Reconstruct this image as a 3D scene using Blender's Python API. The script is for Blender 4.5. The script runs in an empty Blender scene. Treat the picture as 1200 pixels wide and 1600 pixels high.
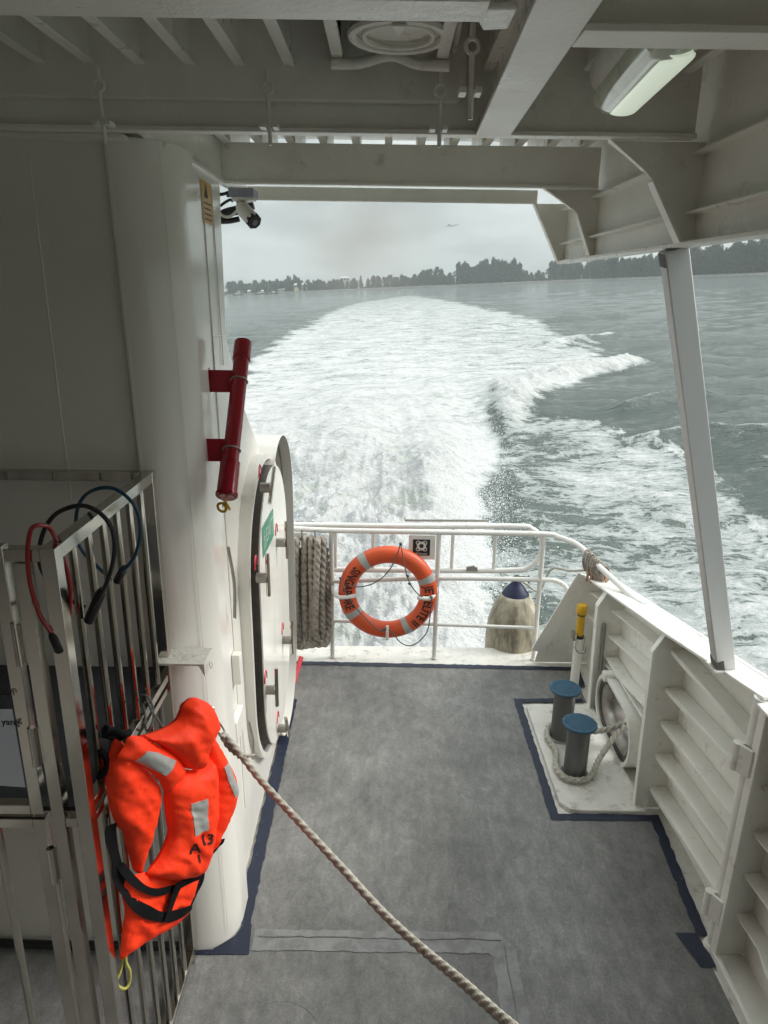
import bpy, bmesh, math, random
import numpy as np
from mathutils import Vector, Matrix, Quaternion, noise as mnoise
from mathutils.geometry import tessellate_polygon, delaunay_2d_cdt
random.seed(7); rng = np.random.default_rng(7)
PI = math.pi
sc = bpy.context.scene

# ------------------------------------------------------------------ camera
H = 2.6; PITCH = math.radians(17.5); ROLL = .014; FPX = 1109.0
FW = Vector((0, math.cos(PITCH), -math.sin(PITCH)))
UP0 = Vector((0, math.sin(PITCH), math.cos(PITCH)))
RT = Vector((1, 0, 0)) * math.cos(ROLL) + UP0 * math.sin(ROLL)
UP = -Vector((1, 0, 0)) * math.sin(ROLL) + UP0 * math.cos(ROLL)
cam = bpy.data.cameras.new('camera'); camo = bpy.data.objects.new('camera', cam)
sc.collection.objects.link(camo); sc.camera = camo
cam.sensor_fit = 'VERTICAL'; cam.sensor_height = 32.0; cam.lens = FPX / 1600 * 32.0
cam.clip_start = .02; cam.clip_end = 30000
m3 = Matrix((RT, UP, -FW)).transposed()
camo.matrix_world = Matrix.Translation((0, 0, H)) @ m3.to_4x4()
C0 = Vector((0, 0, H))

def ray(px, py): return FW + RT * ((px - 600) / FPX) + UP * ((800 - py) / FPX)
def at(px, py, x=None, y=None, z=None):
    """survey helper: where the line of sight through a photo point meets a plane of the vessel"""
    d = ray(px, py)
    t = x / d.x if x is not None else (y / d.y if y is not None else (z - H) / d.z)
    return C0 + d * t
def atp(px, py, p, n):
    d = ray(px, py); return C0 + d * ((Vector(p) - C0).dot(n) / d.dot(n))

# sea frame: the vessel heels and trims a little against the level water
SA, SB, SZ = .0554, .0036, -1.3
nz = Vector((-SA, -SB, 1)).normalized(); nx = Vector((1, 0, SA)).normalized(); ny = nz.cross(nx)
SEA = Matrix.Translation((0, 0, SZ)) @ Matrix((nx, ny, nz)).transposed().to_4x4()

# ------------------------------------------------------------------ world, sun, exposure
w = bpy.data.worlds.new('World'); sc.world = w; w.use_nodes = True
nt = w.node_tree; nt.nodes.clear()
def N(t, **k):
    n = nt.nodes.new(t)
    for a, b in k.items(): setattr(n, a, b)
    return n
SUN_EL, SUN_AZ = math.radians(37), math.radians(80)      # azimuth measured from +y (aft) towards +x
sky = N('ShaderNodeTexSky', sky_type='NISHITA', sun_disc=False, sun_elevation=SUN_EL, sun_rotation=SUN_AZ)
sky.air_density = 1.3; sky.dust_density = 3.0
tc = N('ShaderNodeTexCoord'); mp = N('ShaderNodeMapping'); mp.inputs['Scale'].default_value = (1, 1, 3.2)
n1 = N('ShaderNodeTexNoise'); n1.inputs['Scale'].default_value = 6.5; n1.inputs['Detail'].default_value = 7; n1.inputs['Roughness'].default_value = .55
n1.inputs['Distortion'].default_value = .3
r1 = N('ShaderNodeValToRGB'); e = r1.color_ramp
e.elements[0].position = .40; e.elements[0].color = (1.62, 1.70, 1.66, 1)
e.elements[1].position = .62; e.elements[1].color = (3.75, 3.86, 3.76, 1)
el = e.elements.new(.5); el.color = (2.55, 2.68, 2.62, 1)
n2 = N('ShaderNodeTexNoise'); n2.inputs['Scale'].default_value = 1.3; n2.inputs['Detail'].default_value = 4
r2 = N('ShaderNodeMapRange'); r2.inputs[1].default_value = .35; r2.inputs[2].default_value = .65; r2.inputs[3].default_value = .88; r2.inputs[4].default_value = .97
mx = N('ShaderNodeMix', data_type='RGBA')
bg = N('ShaderNodeBackground'); bg.inputs[1].default_value = .1
out = N('ShaderNodeOutputWorld')
L = nt.links.new
L(tc.outputs['Generated'], mp.inputs[0]); L(mp.outputs[0], n1.inputs['Vector']); L(mp.outputs[0], n2.inputs['Vector'])
L(n1.outputs['Fac'], r1.inputs[0]); L(n2.outputs['Fac'], r2.inputs[0])
L(r2.outputs[0], mx.inputs['Factor']); L(sky.outputs[0], mx.inputs['A']); L(r1.outputs[0], mx.inputs['B'])
sx_ = N('ShaderNodeSeparateXYZ'); L(tc.outputs['Generated'], sx_.inputs[0])      # overcast: brighter overhead than at the horizon
zr = N('ShaderNodeMapRange', interpolation_type='SMOOTHSTEP'); L(sx_.outputs['Z'], zr.inputs[0]); zr.inputs[1].default_value = .12; zr.inputs[2].default_value = .95; zr.inputs[3].default_value = 1.0; zr.inputs[4].default_value = 3.4
zm = N('ShaderNodeVectorMath', operation='SCALE'); L(mx.outputs['Result'], zm.inputs[0]); L(zr.outputs[0], zm.inputs['Scale'])
L(zm.outputs[0], bg.inputs[0]); L(bg.outputs[0], out.inputs[0])
sun = bpy.data.lights.new('sun', 'SUN'); sun.energy = 1.5; sun.angle = math.radians(24); sun.color = (1, .97, .93)
suno = bpy.data.objects.new('sun', sun); sc.collection.objects.link(suno)
sd = Vector((math.sin(SUN_AZ) * math.cos(SUN_EL), math.cos(SUN_AZ) * math.cos(SUN_EL), math.sin(SUN_EL)))
suno.rotation_euler = (-sd).to_track_quat('-Z', 'Y').to_euler(); suno.location = sd * 30
sc.view_settings.view_transform = 'Standard'; sc.view_settings.look = 'None'
sc.view_settings.exposure = 1.28; sc.view_settings.gamma = 1
try:
    sc.cycles.max_bounces = 10; sc.cycles.diffuse_bounces = 7; sc.cycles.volume_bounces = 1
except Exception: pass

# ------------------------------------------------------------------ materials
def mat(name, col, rough=.5, metal=0., spec=.5, var=.0, vscale=4., bump=0., bscale=60., dirt=None, dscale=3., dlo=.55, dhi=.75, coat=0., stretch=(1,1,1), rvar=0., emit=None):
    m = bpy.data.materials.new(name); m.use_nodes = True; t = m.node_tree; b = t.nodes['Principled BSDF']
    b.inputs['Roughness'].default_value = rough; b.inputs['Metallic'].default_value = metal
    b.inputs['Specular IOR Level'].default_value = spec; b.inputs['Coat Weight'].default_value = coat
    b.inputs['Base Color'].default_value = (*col, 1)
    ge = t.nodes.new('ShaderNodeNewGeometry'); mp = t.nodes.new('ShaderNodeMapping'); mp.inputs['Scale'].default_value = stretch
    t.links.new(ge.outputs['Position'], mp.inputs[0])
    def nz_(s, d=5, r=.6):
        n = t.nodes.new('ShaderNodeTexNoise'); n.inputs['Scale'].default_value = s; n.inputs['Detail'].default_value = d; n.inputs['Roughness'].default_value = r
        t.links.new(mp.outputs[0], n.inputs['Vector']); return n
    src = None
    if var > 0:
        n = nz_(vscale); r = t.nodes.new('ShaderNodeMapRange'); r.inputs[1].default_value = .3; r.inputs[2].default_value = .7
        r.inputs[3].default_value = 1 - var; r.inputs[4].default_value = 1 + var
        t.links.new(n.outputs['Fac'], r.inputs[0])
        v = t.nodes.new('ShaderNodeVectorMath'); v.operation = 'SCALE'; v.inputs[0].default_value = col
        t.links.new(r.outputs[0], v.inputs['Scale']); src = v.outputs[0]
    if dirt:
        n = nz_(dscale, 8, .7); r = t.nodes.new('ShaderNodeMapRange'); r.inputs[1].default_value = dlo; r.inputs[2].default_value = dhi
        t.links.new(n.outputs['Fac'], r.inputs[0])
        x = t.nodes.new('ShaderNodeMix'); x.data_type = 'RGBA'; t.links.new(r.outputs[0], x.inputs['Factor'])
        if src: t.links.new(src, x.inputs['A'])
        else: x.inputs['A'].default_value = (*col, 1)
        x.inputs['B'].default_value = (*dirt, 1); src = x.outputs['Result']
    if src: t.links.new(src, b.inputs['Base Color'])
    if rvar > 0:
        n = nz_(vscale * 1.7); r = t.nodes.new('ShaderNodeMapRange'); r.inputs[1].default_value = .3; r.inputs[2].default_value = .7
        r.inputs[3].default_value = max(.03, rough - rvar); r.inputs[4].default_value = rough + rvar
        t.links.new(n.outputs['Fac'], r.inputs[0]); t.links.new(r.outputs[0], b.inputs['Roughness'])
    if bump > 0:
        n = nz_(bscale, 6, .65); bp = t.nodes.new('ShaderNodeBump'); bp.inputs['Strength'].default_value = 1.0; bp.inputs['Distance'].default_value = bump
        t.links.new(n.outputs['Fac'], bp.inputs['Height']); t.links.new(bp.outputs[0], b.inputs['Normal'])
    if emit:
        b.inputs['Emission Color'].default_value = (*emit[0], 1); b.inputs['Emission Strength'].default_value = emit[1]
    return m
M = {}
M['wall'] = mat('cream_gloss_paint', (.82, .80, .74), .13, var=.05, vscale=1.5, bump=.0025, bscale=5, dirt=(.5, .44, .36), dscale=5, dlo=.66, dhi=.82, rvar=.05, stretch=(1, 1, .35))
M['wallin'] = mat('cream_satin_paint', (.80, .78, .71), .4, var=.05, vscale=1.2, bump=.003, bscale=8, dirt=(.4, .34, .27), dscale=7, dlo=.70, dhi=.85)
M['ceil'] = mat('ceiling_paint', (.82, .805, .75), .33, var=.07, vscale=3, bump=.003, bscale=45, dirt=(.42, .37, .30), dscale=9, dlo=.62, dhi=.8, rvar=.1)
M['bul'] = mat('bulwark_paint', (.83, .825, .775), .33, var=.07, vscale=3, bump=.003, bscale=24, dirt=(.42, .32, .22), dscale=9, dlo=.60, dhi=.80, rvar=.08)
M['dimwall'] = mat('darkened_cabin_wall', (.30, .29, .27), .6, var=.1)  # colour darkened so the unseen space behind the camera reads dim
M['dirtyw'] = mat('weathered_white_paint', (.66, .65, .60), .45, var=.1, vscale=9, bump=.004, bscale=50, dirt=(.25, .22, .18), dscale=11, dlo=.54, dhi=.75)
M['rail'] = mat('rail_paint', (.70, .69, .65), .35, var=.06, vscale=14, bump=.002, bscale=60, dirt=(.33, .28, .22), dscale=20, dlo=.6, dhi=.8)
M['tower'] = mat('aluminium_paint', (.60, .60, .59), .4, metal=.15, var=.03, vscale=5, bump=.0006, bscale=90, dirt=(.45, .44, .42), dscale=6, dlo=.68, dhi=.85, stretch=(2, 2, .5))
M['navy'] = mat('navy_paint', (.008, .014, .036), .55, var=.15, vscale=20, bump=.002, bscale=160, dirt=(.10, .11, .13), dscale=26, dlo=.6, dhi=.72)
M['steel'] = mat('stainless_steel', (.56, .53, .48), .13, metal=1, rvar=.03, vscale=3)
M['steeldull'] = mat('dull_steel', (.33, .31, .28), .42, metal=.85, var=.15, vscale=16, bump=.001, bscale=80)
M['bollard'] = mat('grey_bollard_steel', (.17, .17, .165), .35, metal=.5, var=.15, vscale=8, bump=.001, bscale=60, stretch=(3, 3, .6))
M['blue'] = mat('blue_cap_paint', (.02, .085, .145), .5, var=.15, vscale=30, bump=.003, bscale=180)
M['black'] = mat('black_rubber', (.015, .015, .016), .5, var=.2, vscale=20, bump=.001, bscale=90)
M['dark'] = mat('dark_gasket_and_shade', (.075, .068, .06), .55, var=.3, vscale=10, bump=.002, bscale=70, dirt=(.12, .10, .08), dscale=9, dlo=.45, dhi=.7)
M['rope'] = mat('weathered_rope', (.30, .27, .23), .85, var=.25, vscale=40, bump=.003, bscale=300, dirt=(.10, .085, .07), dscale=18, dlo=.5, dhi=.7)
M['ropel'] = mat('pale_rope', (.47, .45, .385), .8, var=.2, vscale=50, bump=.002, bscale=300, dirt=(.16, .13, .11), dscale=30, dlo=.55, dhi=.72)
M['ropeo'] = mat('tan_rope', (.42, .27, .18), .8, var=.25, vscale=50, bump=.002, bscale=300)
M['cord'] = mat('grey_cord', (.10, .105, .10), .7, var=.3, vscale=60)
M['buoy'] = mat('orange_buoy_plastic', (.62, .085, .022), .42, var=.08, vscale=9, bump=.001, bscale=40, dirt=(.35, .06, .03), dscale=12, dlo=.6, dhi=.8)
M['tape'] = mat('grey_reflective_tape', (.36, .37, .35), .45, var=.1, vscale=40, bump=.0005, bscale=200)
M['ink'] = mat('black_lettering', (.012, .012, .012), .6, var=.2, vscale=60)
M['redp'] = mat('red_paint', (.34, .006, .02), .22, var=.08, vscale=8, bump=.0008, bscale=40, dirt=(.2, .01, .015), dscale=14)
M['redm'] = mat('red_marking', (.55, .03, .05), .5, var=.25, vscale=60)
M['yellow'] = mat('yellow_plastic', (.62, .36, .01), .4, var=.1, vscale=30, dirt=(.25, .14, .02), dscale=30, dlo=.6, dhi=.75)
M['sticker'] = mat('amber_sticker', (.60, .30, .015), .4, var=.1, vscale=30)
M['signw'] = mat('sign_white', (.6, .6, .57), .4)
M['green'] = mat('green_sign', (.01, .26, .15), .35, var=.08, vscale=20)
M['cctv'] = mat('camera_shell', (.62, .60, .54), .35)
M['junct'] = mat('grey_box_plastic', (.26, .26, .31), .45, var=.05, vscale=20)
M['diff'] = mat('lamp_diffuser', (.62, .68, .56), .12, var=.08, vscale=15, coat=.5, dirt=(.35, .30, .16), dscale=14, dlo=.6, dhi=.8)
M['fender'] = mat('fender_vinyl', (.46, .42, .31), .5, var=.12, vscale=7, bump=.002, bscale=60, dirt=(.07, .058, .04), dscale=5, dlo=.40, dhi=.70, stretch=(2, 2, .6))
M['fendtop'] = mat('fender_navy', (.010, .015, .055), .5, var=.2, vscale=20)
M['shelf'] = mat('speckled_counter', (.035, .04, .045), .4, dirt=(.3, .3, .3), dscale=70, dlo=.66, dhi=.7)
M['paper'] = mat('paper', (.66, .67, .74), .7)
M['cblue'] = mat('blue_cable', (.01, .06, .11), .3); M['cred'] = mat('red_cable', (.30, .015, .02), .3)
M['yelcord'] = mat('yellow_cord', (.45, .42, .10), .6, var=.2, vscale=90)
M['trunk'] = mat('bark', (.12, .10, .08), .9, var=.3, vscale=3)
M['plane'] = mat('aircraft_paint', (.35, .37, .38), .4)
M['planel'] = mat('aircraft_light', (.9, .9, .9), .4, emit=((1, 1, .95), 3.0))
M['land'] = mat('shore_ground', (.10, .12, .07), .9, var=.3, vscale=.05)
M['conc'] = mat('shore_stone', (.21, .205, .19), .9, var=.25, vscale=.3)
M['bldw'] = mat('building_wall', (.62, .56, .40), .8, var=.1, vscale=.3)
M['bldr'] = mat('building_roof', (.60, .60, .58), .7)
M['win'] = mat('window_glass_dark', (.05, .06, .07), .2)

# fabric
def fabric(name, col):
    m = mat(name, col, .62, var=.07, vscale=12, bump=.004, bscale=14, spec=.3)
    b = m.node_tree.nodes['Principled BSDF']; b.inputs['Sheen Weight'].default_value = .0
    b.inputs['Subsurface Weight'].default_value = 0
    return m
M['jacket'] = fabric('orange_nylon', (1.0, .050, .010))
M['strap'] = mat('black_webbing', (.007, .007, .008), .8, spec=.15, bump=.001, bscale=300)

def deckmat():
    m = bpy.data.materials.new('grey_deck_coating'); m.use_nodes = True; t = m.node_tree; b = t.nodes['Principled BSDF']; l = t.links.new
    ge = t.nodes.new('ShaderNodeNewGeometry')
    def noi(s, d, r, sc3=(1, 1, 1), dist=0):
        mp = t.nodes.new('ShaderNodeMapping'); mp.inputs['Scale'].default_value = sc3; l(ge.outputs['Position'], mp.inputs[0])
        n = t.nodes.new('ShaderNodeTexNoise'); n.inputs['Scale'].default_value = s; n.inputs['Detail'].default_value = d; n.inputs['Roughness'].default_value = r; n.inputs['Distortion'].default_value = dist
        l(mp.outputs[0], n.inputs['Vector']); return n.outputs['Fac']
    def rng_(f, a, b_, c, d):
        r = t.nodes.new('ShaderNodeMapRange'); l(f, r.inputs[0]); r.inputs[1].default_value = a; r.inputs[2].default_value = b_; r.inputs[3].default_value = c; r.inputs[4].default_value = d; return r.outputs[0]
    def mul(a, b_):
        x = t.nodes.new('ShaderNodeMath'); x.operation = 'MULTIPLY'; l(a, x.inputs[0]); l(b_, x.inputs[1]); return x.outputs[0]
    f = mul(rng_(noi(1.6, 6, .65, (1.2, .85, 1)), .3, .7, .66, 1.26), rng_(noi(12, 6, .75, (1.5, .9, 1), .4), .3, .7, .70, 1.22))
    f = mul(f, rng_(noi(260, 2, .6), .3, .7, .74, 1.26))
    f = mul(f, rng_(noi(70, 3, .7), .3, .7, .86, 1.14))
    f = mul(f, rng_(noi(14, 7, .8, (1.6, .16, 1)), .3, .7, .88, 1.14))
    f = mul(f, rng_(noi(30, 8, .8, (.5, 3, 1)), .58, .72, 1.0, 1.35))
    f = mul(f, rng_(noi(5, 8, .8), .60, .74, 1.0, .68))
    v = t.nodes.new('ShaderNodeVectorMath'); v.operation = 'SCALE'; v.inputs[0].default_value = (.190, .190, .182); l(f, v.inputs['Scale']); l(v.outputs[0], b.inputs['Base Color'])
    b.inputs['Roughness'].default_value = .62; b.inputs['Specular IOR Level'].default_value = .35
    bp = t.nodes.new('ShaderNodeBump'); bp.inputs['Distance'].default_value = .0018; bp.inputs['Strength'].default_value = .8; l(noi(330, 3, .7), bp.inputs['Height']); l(bp.outputs[0], b.inputs['Normal'])
    return m
M['deck'] = deckmat()
M['seam'] = mat('pale_grey_seam_paint', (.262, .266, .262), .6, var=.15, vscale=9, bump=.002, bscale=200, dirt=(.165, .165, .163), dscale=9, dlo=.40, dhi=.58)

# ------------------------------------------------------------------ mesh helpers
class MB:
    def __init__(s): s.v = []; s.f = []; s.mi = []
    def add(s, vs, fs, mi=0):
        o = len(s.v); s.v += [Vector(v) for v in vs]; s.f += [[i + o for i in f] for f in fs]; s.mi += [mi] * len(fs); return s
    def box(s, a, b, mi=0):
        x0, y0, z0 = a; x1, y1, z1 = b
        if x0 > x1: x0, x1 = x1, x0
        if y0 > y1: y0, y1 = y1, y0
        if z0 > z1: z0, z1 = z1, z0
        return s.add([(x0,y0,z0),(x1,y0,z0),(x1,y1,z0),(x0,y1,z0),(x0,y0,z1),(x1,y0,z1),(x1,y1,z1),(x0,y1,z1)],
                     [(0,3,2,1),(4,5,6,7),(0,1,5,4),(1,2,6,5),(2,3,7,6),(3,0,4,7)], mi)
    def bar(s, p, q, w, h, up=(0,0,1), mi=0):
        p, q = Vector(p), Vector(q); d = (q - p).normalized(); up = Vector(up)
        sx = d.cross(up).normalized(); u = sx.cross(d).normalized(); vs = []
        for c in (p, q):
            for a, b in ((-1,-1),(1,-1),(1,1),(-1,1)): vs.append(c + sx * a * w/2 + u * b * h/2)
        return s.add(vs, [(0,1,2,3),(7,6,5,4),(0,4,5,1),(1,5,6,2),(2,6,7,3),(3,7,4,0)], mi)
    def tube(s, pts, r, n=12, cap=True, tw=0., amp=0., lobes=3, closed=False, mi=0, flat=1.):
        pts = [Vector(p) for p in pts]; m = len(pts)
        rs = r if isinstance(r, (list, tuple)) else [r] * m
        tang = []
        for i in range(m):
            a = pts[i-1] if (i > 0 or closed) else pts[0]; b = pts[(i+1) % m] if (i < m-1 or closed) else pts[-1]
            t = (b - a); tang.append(t.normalized() if t.length > 1e-9 else Vector((0,0,1)))
        u = tang[0].orthogonal().normalized(); vs = []; dist = 0
        for i in range(m):
            if i:
                q = tang[i-1].rotation_difference(tang[i]); u = q @ u; dist += (pts[i] - pts[i-1]).length
            u = (u - tang[i] * u.dot(tang[i])).normalized(); v = tang[i].cross(u)
            for k in range(n):
                a = 2*PI*k/n; rr = rs[i]
                if amp: rr *= 1 - amp + amp * abs(math.cos(lobes/2*(a + tw*dist)))*1.3
                vs.append(pts[i] + (u * math.cos(a) * flat + v * math.sin(a)) * rr)
        fs = []
        for i in range(m - (0 if closed else 1)):
            j = (i+1) % m
            for k in range(n):
                k2 = (k+1) % n; fs.append((i*n+k, i*n+k2, j*n+k2, j*n+k))
        if cap and not closed: fs.append(tuple(range(n))[::-1]); fs.append(tuple(range((m-1)*n, m*n)))
        return s.add(vs, fs, mi)
    def lathe(s, prof, c, axis=(0,0,1), n=32, mi=0, sx=1., sy=1.):
        ax = Vector(axis).normalized(); u = ax.orthogonal().normalized()
        if abs(ax.z) > .99: u = Vector((1,0,0))
        v = ax.cross(u); c = Vector(c); vs = []
        for r, h in prof:
            for k in range(n):
                a = 2*PI*k/n; vs.append(c + ax*h + u*math.cos(a)*r*sx + v*math.sin(a)*r*sy)
        fs = []
        for i in range(len(prof)-1):
            for k in range(n):
                k2 = (k+1) % n; fs.append((i*n+k, i*n+k2, (i+1)*n+k2, (i+1)*n+k))
        fs.append(tuple(range(n))[::-1]); fs.append(tuple(range((len(prof)-1)*n, len(prof)*n)))
        return s.add(vs, fs, mi)
    def prism(s, loops, fn, t0, t1, mi=0):
        """loops: outer + holes as 2D points; fn(a,b,t) -> 3D"""
        tess = tessellate_polygon([[Vector((a, b, 0)) for a, b in lp] for lp in loops])
        flat = [p for lp in loops for p in lp]; n = len(flat)
        vs = [fn(a, b, t0) for a, b in flat] + [fn(a, b, t1) for a, b in flat]
        fs = [tuple(t) for t in tess] + [tuple(i + n for i in t)[::-1] for t in tess]
        o = 0
        for lp in loops:
            k = len(lp)
            for i in range(k):
                j = (i+1) % k; fs.append((o+i, o+j, n+o+j, n+o+i))
            o += k
        return s.add(vs, fs, mi)
    def torus(s, c, axis, R, r, n=40, m=14, mi=0, a0=0, a1=2*PI, flat=1.):
        ax = Vector(axis).normalized(); u = ax.orthogonal().normalized()
        if abs(ax.y) > .99: u = Vector((1,0,0))
        v = ax.cross(u); pts = []
        full = abs(a1 - a0 - 2*PI) < 1e-6; k = n if full else n+1
        c = Vector(c); vs = []
        for i in range(k):
            a = a0 + (a1-a0)*i/n; d = u*math.cos(a) + v*math.sin(a)
            for j in range(m):
                b = 2*PI*j/m; vs.append(c + d*(R + r*math.cos(b)) + ax*(r*flat*math.sin(b)))
        fs = []
        for i in range(n if full else n):
            i2 = (i+1) % k
            for j in range(m):
                j2 = (j+1) % m; fs.append((i*m+j, i2*m+j, i2*m+j2, i*m+j2))
        return s.add(vs, fs, mi)

def obj(name, mb, m, parent=None, bevel=0., smooth=35, kind=None, bs=2, base=None, label=None):
    vs = mb.v
    if parent is None:
        if base is None:
            xs = [v.x for v in vs]; ys = [v.y for v in vs]; zs = [v.z for v in vs]
            base = Vector(((min(xs)+max(xs))/2, (min(ys)+max(ys))/2, min(zs)))
        off = Vector(base)
    else: off = parent['_w'] if '_w' in parent else Vector((0,0,0)); off = Vector(off)
    me = bpy.data.meshes.new(name); me.from_pydata([v - off for v in vs], [], mb.f); me.update()
    bm = bmesh.new(); bm.from_mesh(me); bmesh.ops.recalc_face_normals(bm, faces=bm.faces); bm.to_mesh(me); bm.free()
    ms = m if isinstance(m, (list, tuple)) else [m]
    for x in ms: me.materials.append(M[x] if isinstance(x, str) else x)
    if len(ms) > 1: me.polygons.foreach_set('material_index', mb.mi)
    if smooth:
        me.polygons.foreach_set('use_smooth', [True]*len(me.polygons)); me.set_sharp_from_angle(angle=math.radians(smooth))
    o = bpy.data.objects.new(name, me); sc.collection.objects.link(o)
    if parent is None: o.location = off
    else: o.parent = parent
    WPOS[o.name] = off; o['_w'] = tuple(off)
    if bevel:
        b = o.modifiers.new('bevel', 'BEVEL'); b.width = bevel; b.segments = bs; b.limit_method = 'ANGLE'; b.angle_limit = math.radians(40); b.harden_normals = False
    if kind: o['kind'] = kind
    if label: o['label'] = label
    return o
WPOS = {}
def tag(o, label, cat, group=None):
    o['label'] = label; o['category'] = cat
    if group: o['group'] = group
    return o
def thing(name, loc, label, cat, group=None):
    o = bpy.data.objects.new(name, None); sc.collection.objects.link(o); o.location = loc; o['_w'] = tuple(loc); o.empty_display_size = .1
    return tag(o, label, cat, group)
def catmull(P, k=8, closed=False):
    P = [Vector(p) for p in P]; n = len(P); o = []
    for i in range(n if closed else n-1):
        p0 = P[(i-1) % n] if (closed or i > 0) else P[0]*2 - P[1]; p1 = P[i]; p2 = P[(i+1) % n]
        p3 = P[(i+2) % n] if (closed or i < n-2) else P[-1]*2 - P[-2]
        for j in range(k):
            t = j/k; o.append(.5*((2*p1) + (p2-p0)*t + (2*p0-5*p1+4*p2-p3)*t*t + (-p0+3*p1-3*p2+p3)*t**3))
    if not closed: o.append(P[-1])
    return o
def resample(P, step):
    o = [P[0]]; acc = 0
    for i in range(1, len(P)):
        a, b = P[i-1], P[i]; L_ = (b-a).length
        while acc + L_ >= step and L_ > 1e-9:
            t = (step-acc)/L_; a = a.lerp(b, t); o.append(a.copy()); L_ = (b-a).length; acc = 0
        acc += L_
    if (o[-1]-P[-1]).length > step*.3: o.append(P[-1])
    return o
def rope(mb, pts, r, tw=None, amp=.40, n=15, closed=False, step=None):
    tw = tw or .95/r
    p = resample(catmull(pts, 10, closed), step or r*.42)
    return mb.tube(p, r, n=n, tw=tw, amp=amp, closed=closed)
def text_geo(s, size=1., off=0., sub=0.):
    cu = bpy.data.curves.new('t', 'FONT'); cu.body = s; cu.size = size; cu.align_x = 'CENTER'; cu.align_y = 'CENTER'; cu.offset = off; cu.resolution_u = 3
    o = bpy.data.objects.new('t', cu); sc.collection.objects.link(o); dg = bpy.context.evaluated_depsgraph_get(); dg.update()
    me = bpy.data.meshes.new_from_object(o.evaluated_get(dg))
    if sub:
        bm = bmesh.new(); bm.from_mesh(me); bmesh.ops.triangulate(bm, faces=bm.faces)
        for _ in range(5):
            ed = [e for e in bm.edges if e.calc_length() > sub]
            if not ed: break
            bmesh.ops.subdivide_edges(bm, edges=ed, cuts=1); bmesh.ops.triangulate(bm, faces=bm.faces)
        bm.to_mesh(me); bm.free()
    vs = [v.co.copy() for v in me.vertices]; fs = [tuple(p.vertices) for p in me.polygons]
    bpy.data.objects.remove(o); bpy.data.curves.remove(cu); bpy.data.meshes.remove(me); return vs, fs
def text_mb(s, size, fn, off=0., mb=None):
    vs, fs = text_geo(s, size, off); mb = mb or MB(); mb.add([fn(v.x, v.y) for v in vs], fs); return mb
def stadium(cx, cy, w, h, r, n=10):
    """rounded rectangle outline, full sizes w,h"""
    o = []
    for sx, sy, a0 in ((1,1,0), (-1,1,PI/2), (-1,-1,PI), (1,-1,1.5*PI)):
        for i in range(n+1):
            a = a0 + PI/2*i/n; o.append((cx + sx*(w/2-r) + r*math.cos(a), cy + sy*(h/2-r) + r*math.sin(a)))
    return o
XY = lambda a, b, t: (a, b, t)
YZ = lambda a, b, t: (t, a, b)
XZ = lambda a, b, t: (a, t, b)
def xw(z): return -.622 - .012*z      # face of the side wall leans a touch inboard

#@@SETTING
# ================================================================== DECK
obj('deck_floor', MB().box((-1.9, -3.2, -.12), (1.62, 4.86, -.008)), 'dirtyw', kind='structure')
coat = MB().prism([[(-.585, 2.31), (-.60, 4.60), (1.36, 4.57), (1.36, 4.12), (.90, 4.12), (.90, 3.03), (1.40, 3.035), (1.352, 2.26), (1.372, -3.1), (-1.85, -3.1), (-1.85, 2.235), (-.66, 2.235)]], XY, -.007, 0)
obj('deck_coating', coat, 'deck', kind='structure', smooth=0)
st = MB()
def strip(pts, wd, mb=st, z=.002, zt=.0035):
    # mitred band, centred on the polyline, with a slightly ragged hand-painted edge
    P = resample([Vector((*p, 0)) for p in pts], .03) if False else [Vector((*p, 0)) for p in pts]
    Q = []
    for i in range(len(P)-1):
        L_ = (P[i+1]-P[i]).length; k = max(1, int(L_/.028))
        for j in range(k): Q.append((P[i].lerp(P[i+1], j/k), j == 0))
    Q.append((P[-1], True)); n = len(Q); vs = []
    for i in range(n):
        a = (Q[i][0]-Q[max(0,i-1)][0]); b = (Q[min(n-1,i+1)][0]-Q[i][0])
        a = a.normalized() if a.length > 1e-6 else b.normalized(); b = b.normalized() if b.length > 1e-6 else a
        na = Vector((-a.y, a.x, 0)); nb = Vector((-b.y, b.x, 0)); mt = (na+nb); mt = mt/max(.35, mt.dot(na)) if mt.length > 1e-6 else na
        j = 0 if Q[i][1] else 1
        for s_ in (1, -1):
            vs.append(Q[i][0] + mt*s_*(wd/2 + j*random.uniform(-.0042, .0042)) + Vector((0,0,zt)))
    mb.add(vs, [(2*i, 2*i+1, 2*i+3, 2*i+2) for i in range(n-1)])


# left stripe with its flare round the column foot
st.add([(-.74,2.21,.0035),(-.525,2.215,.0035),(-.540,2.36,.0035),(-.575,2.36,.0035),(-.60,2.30,.0035),(-.68,2.235,.0035),(-.74,2.232,.0035)], [(0,1,2,3,4,5,6)])
strip([(-.575, 2.36), (-.588, 4.10)], .062)
strip([(-.66, 4.575), (1.40, 4.545)], .05)
strip([(1.40, 4.545), (1.375, 4.30)], .05)
strip([(1.34, 4.13), (.905, 4.12), (.905, 3.035), (1.425, 3.035), (1.372, 2.33)], .048)
st.add([(1.262,2.345,.0045),(1.352,2.345,.0045),(1.372,2.19,.0045),(1.305,2.185,.0045)], [(0,1,2,3)])
obj('deck_stripe', st, 'navy', kind='structure', smooth=0)
sm = MB()
strip([(-.52, 2.285), (.48, 2.285), (.52, 2.24), (.52, -1.0)], .10, sm, zt=.0025)
obj('deck_seam', sm, 'seam', kind='structure', smooth=0)
wl = MB(); wl.tube([(-.50, 2.30, .002)] + [(-.5+ i*.035, 2.30+random.uniform(-.004,.004), .002) for i in range(1, 30)], .004, n=6)
wl.tube([(.525+random.uniform(-.004,.004), 2.27-i*.035, .002) for i in range(0, 30)], .004, n=6)
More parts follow.
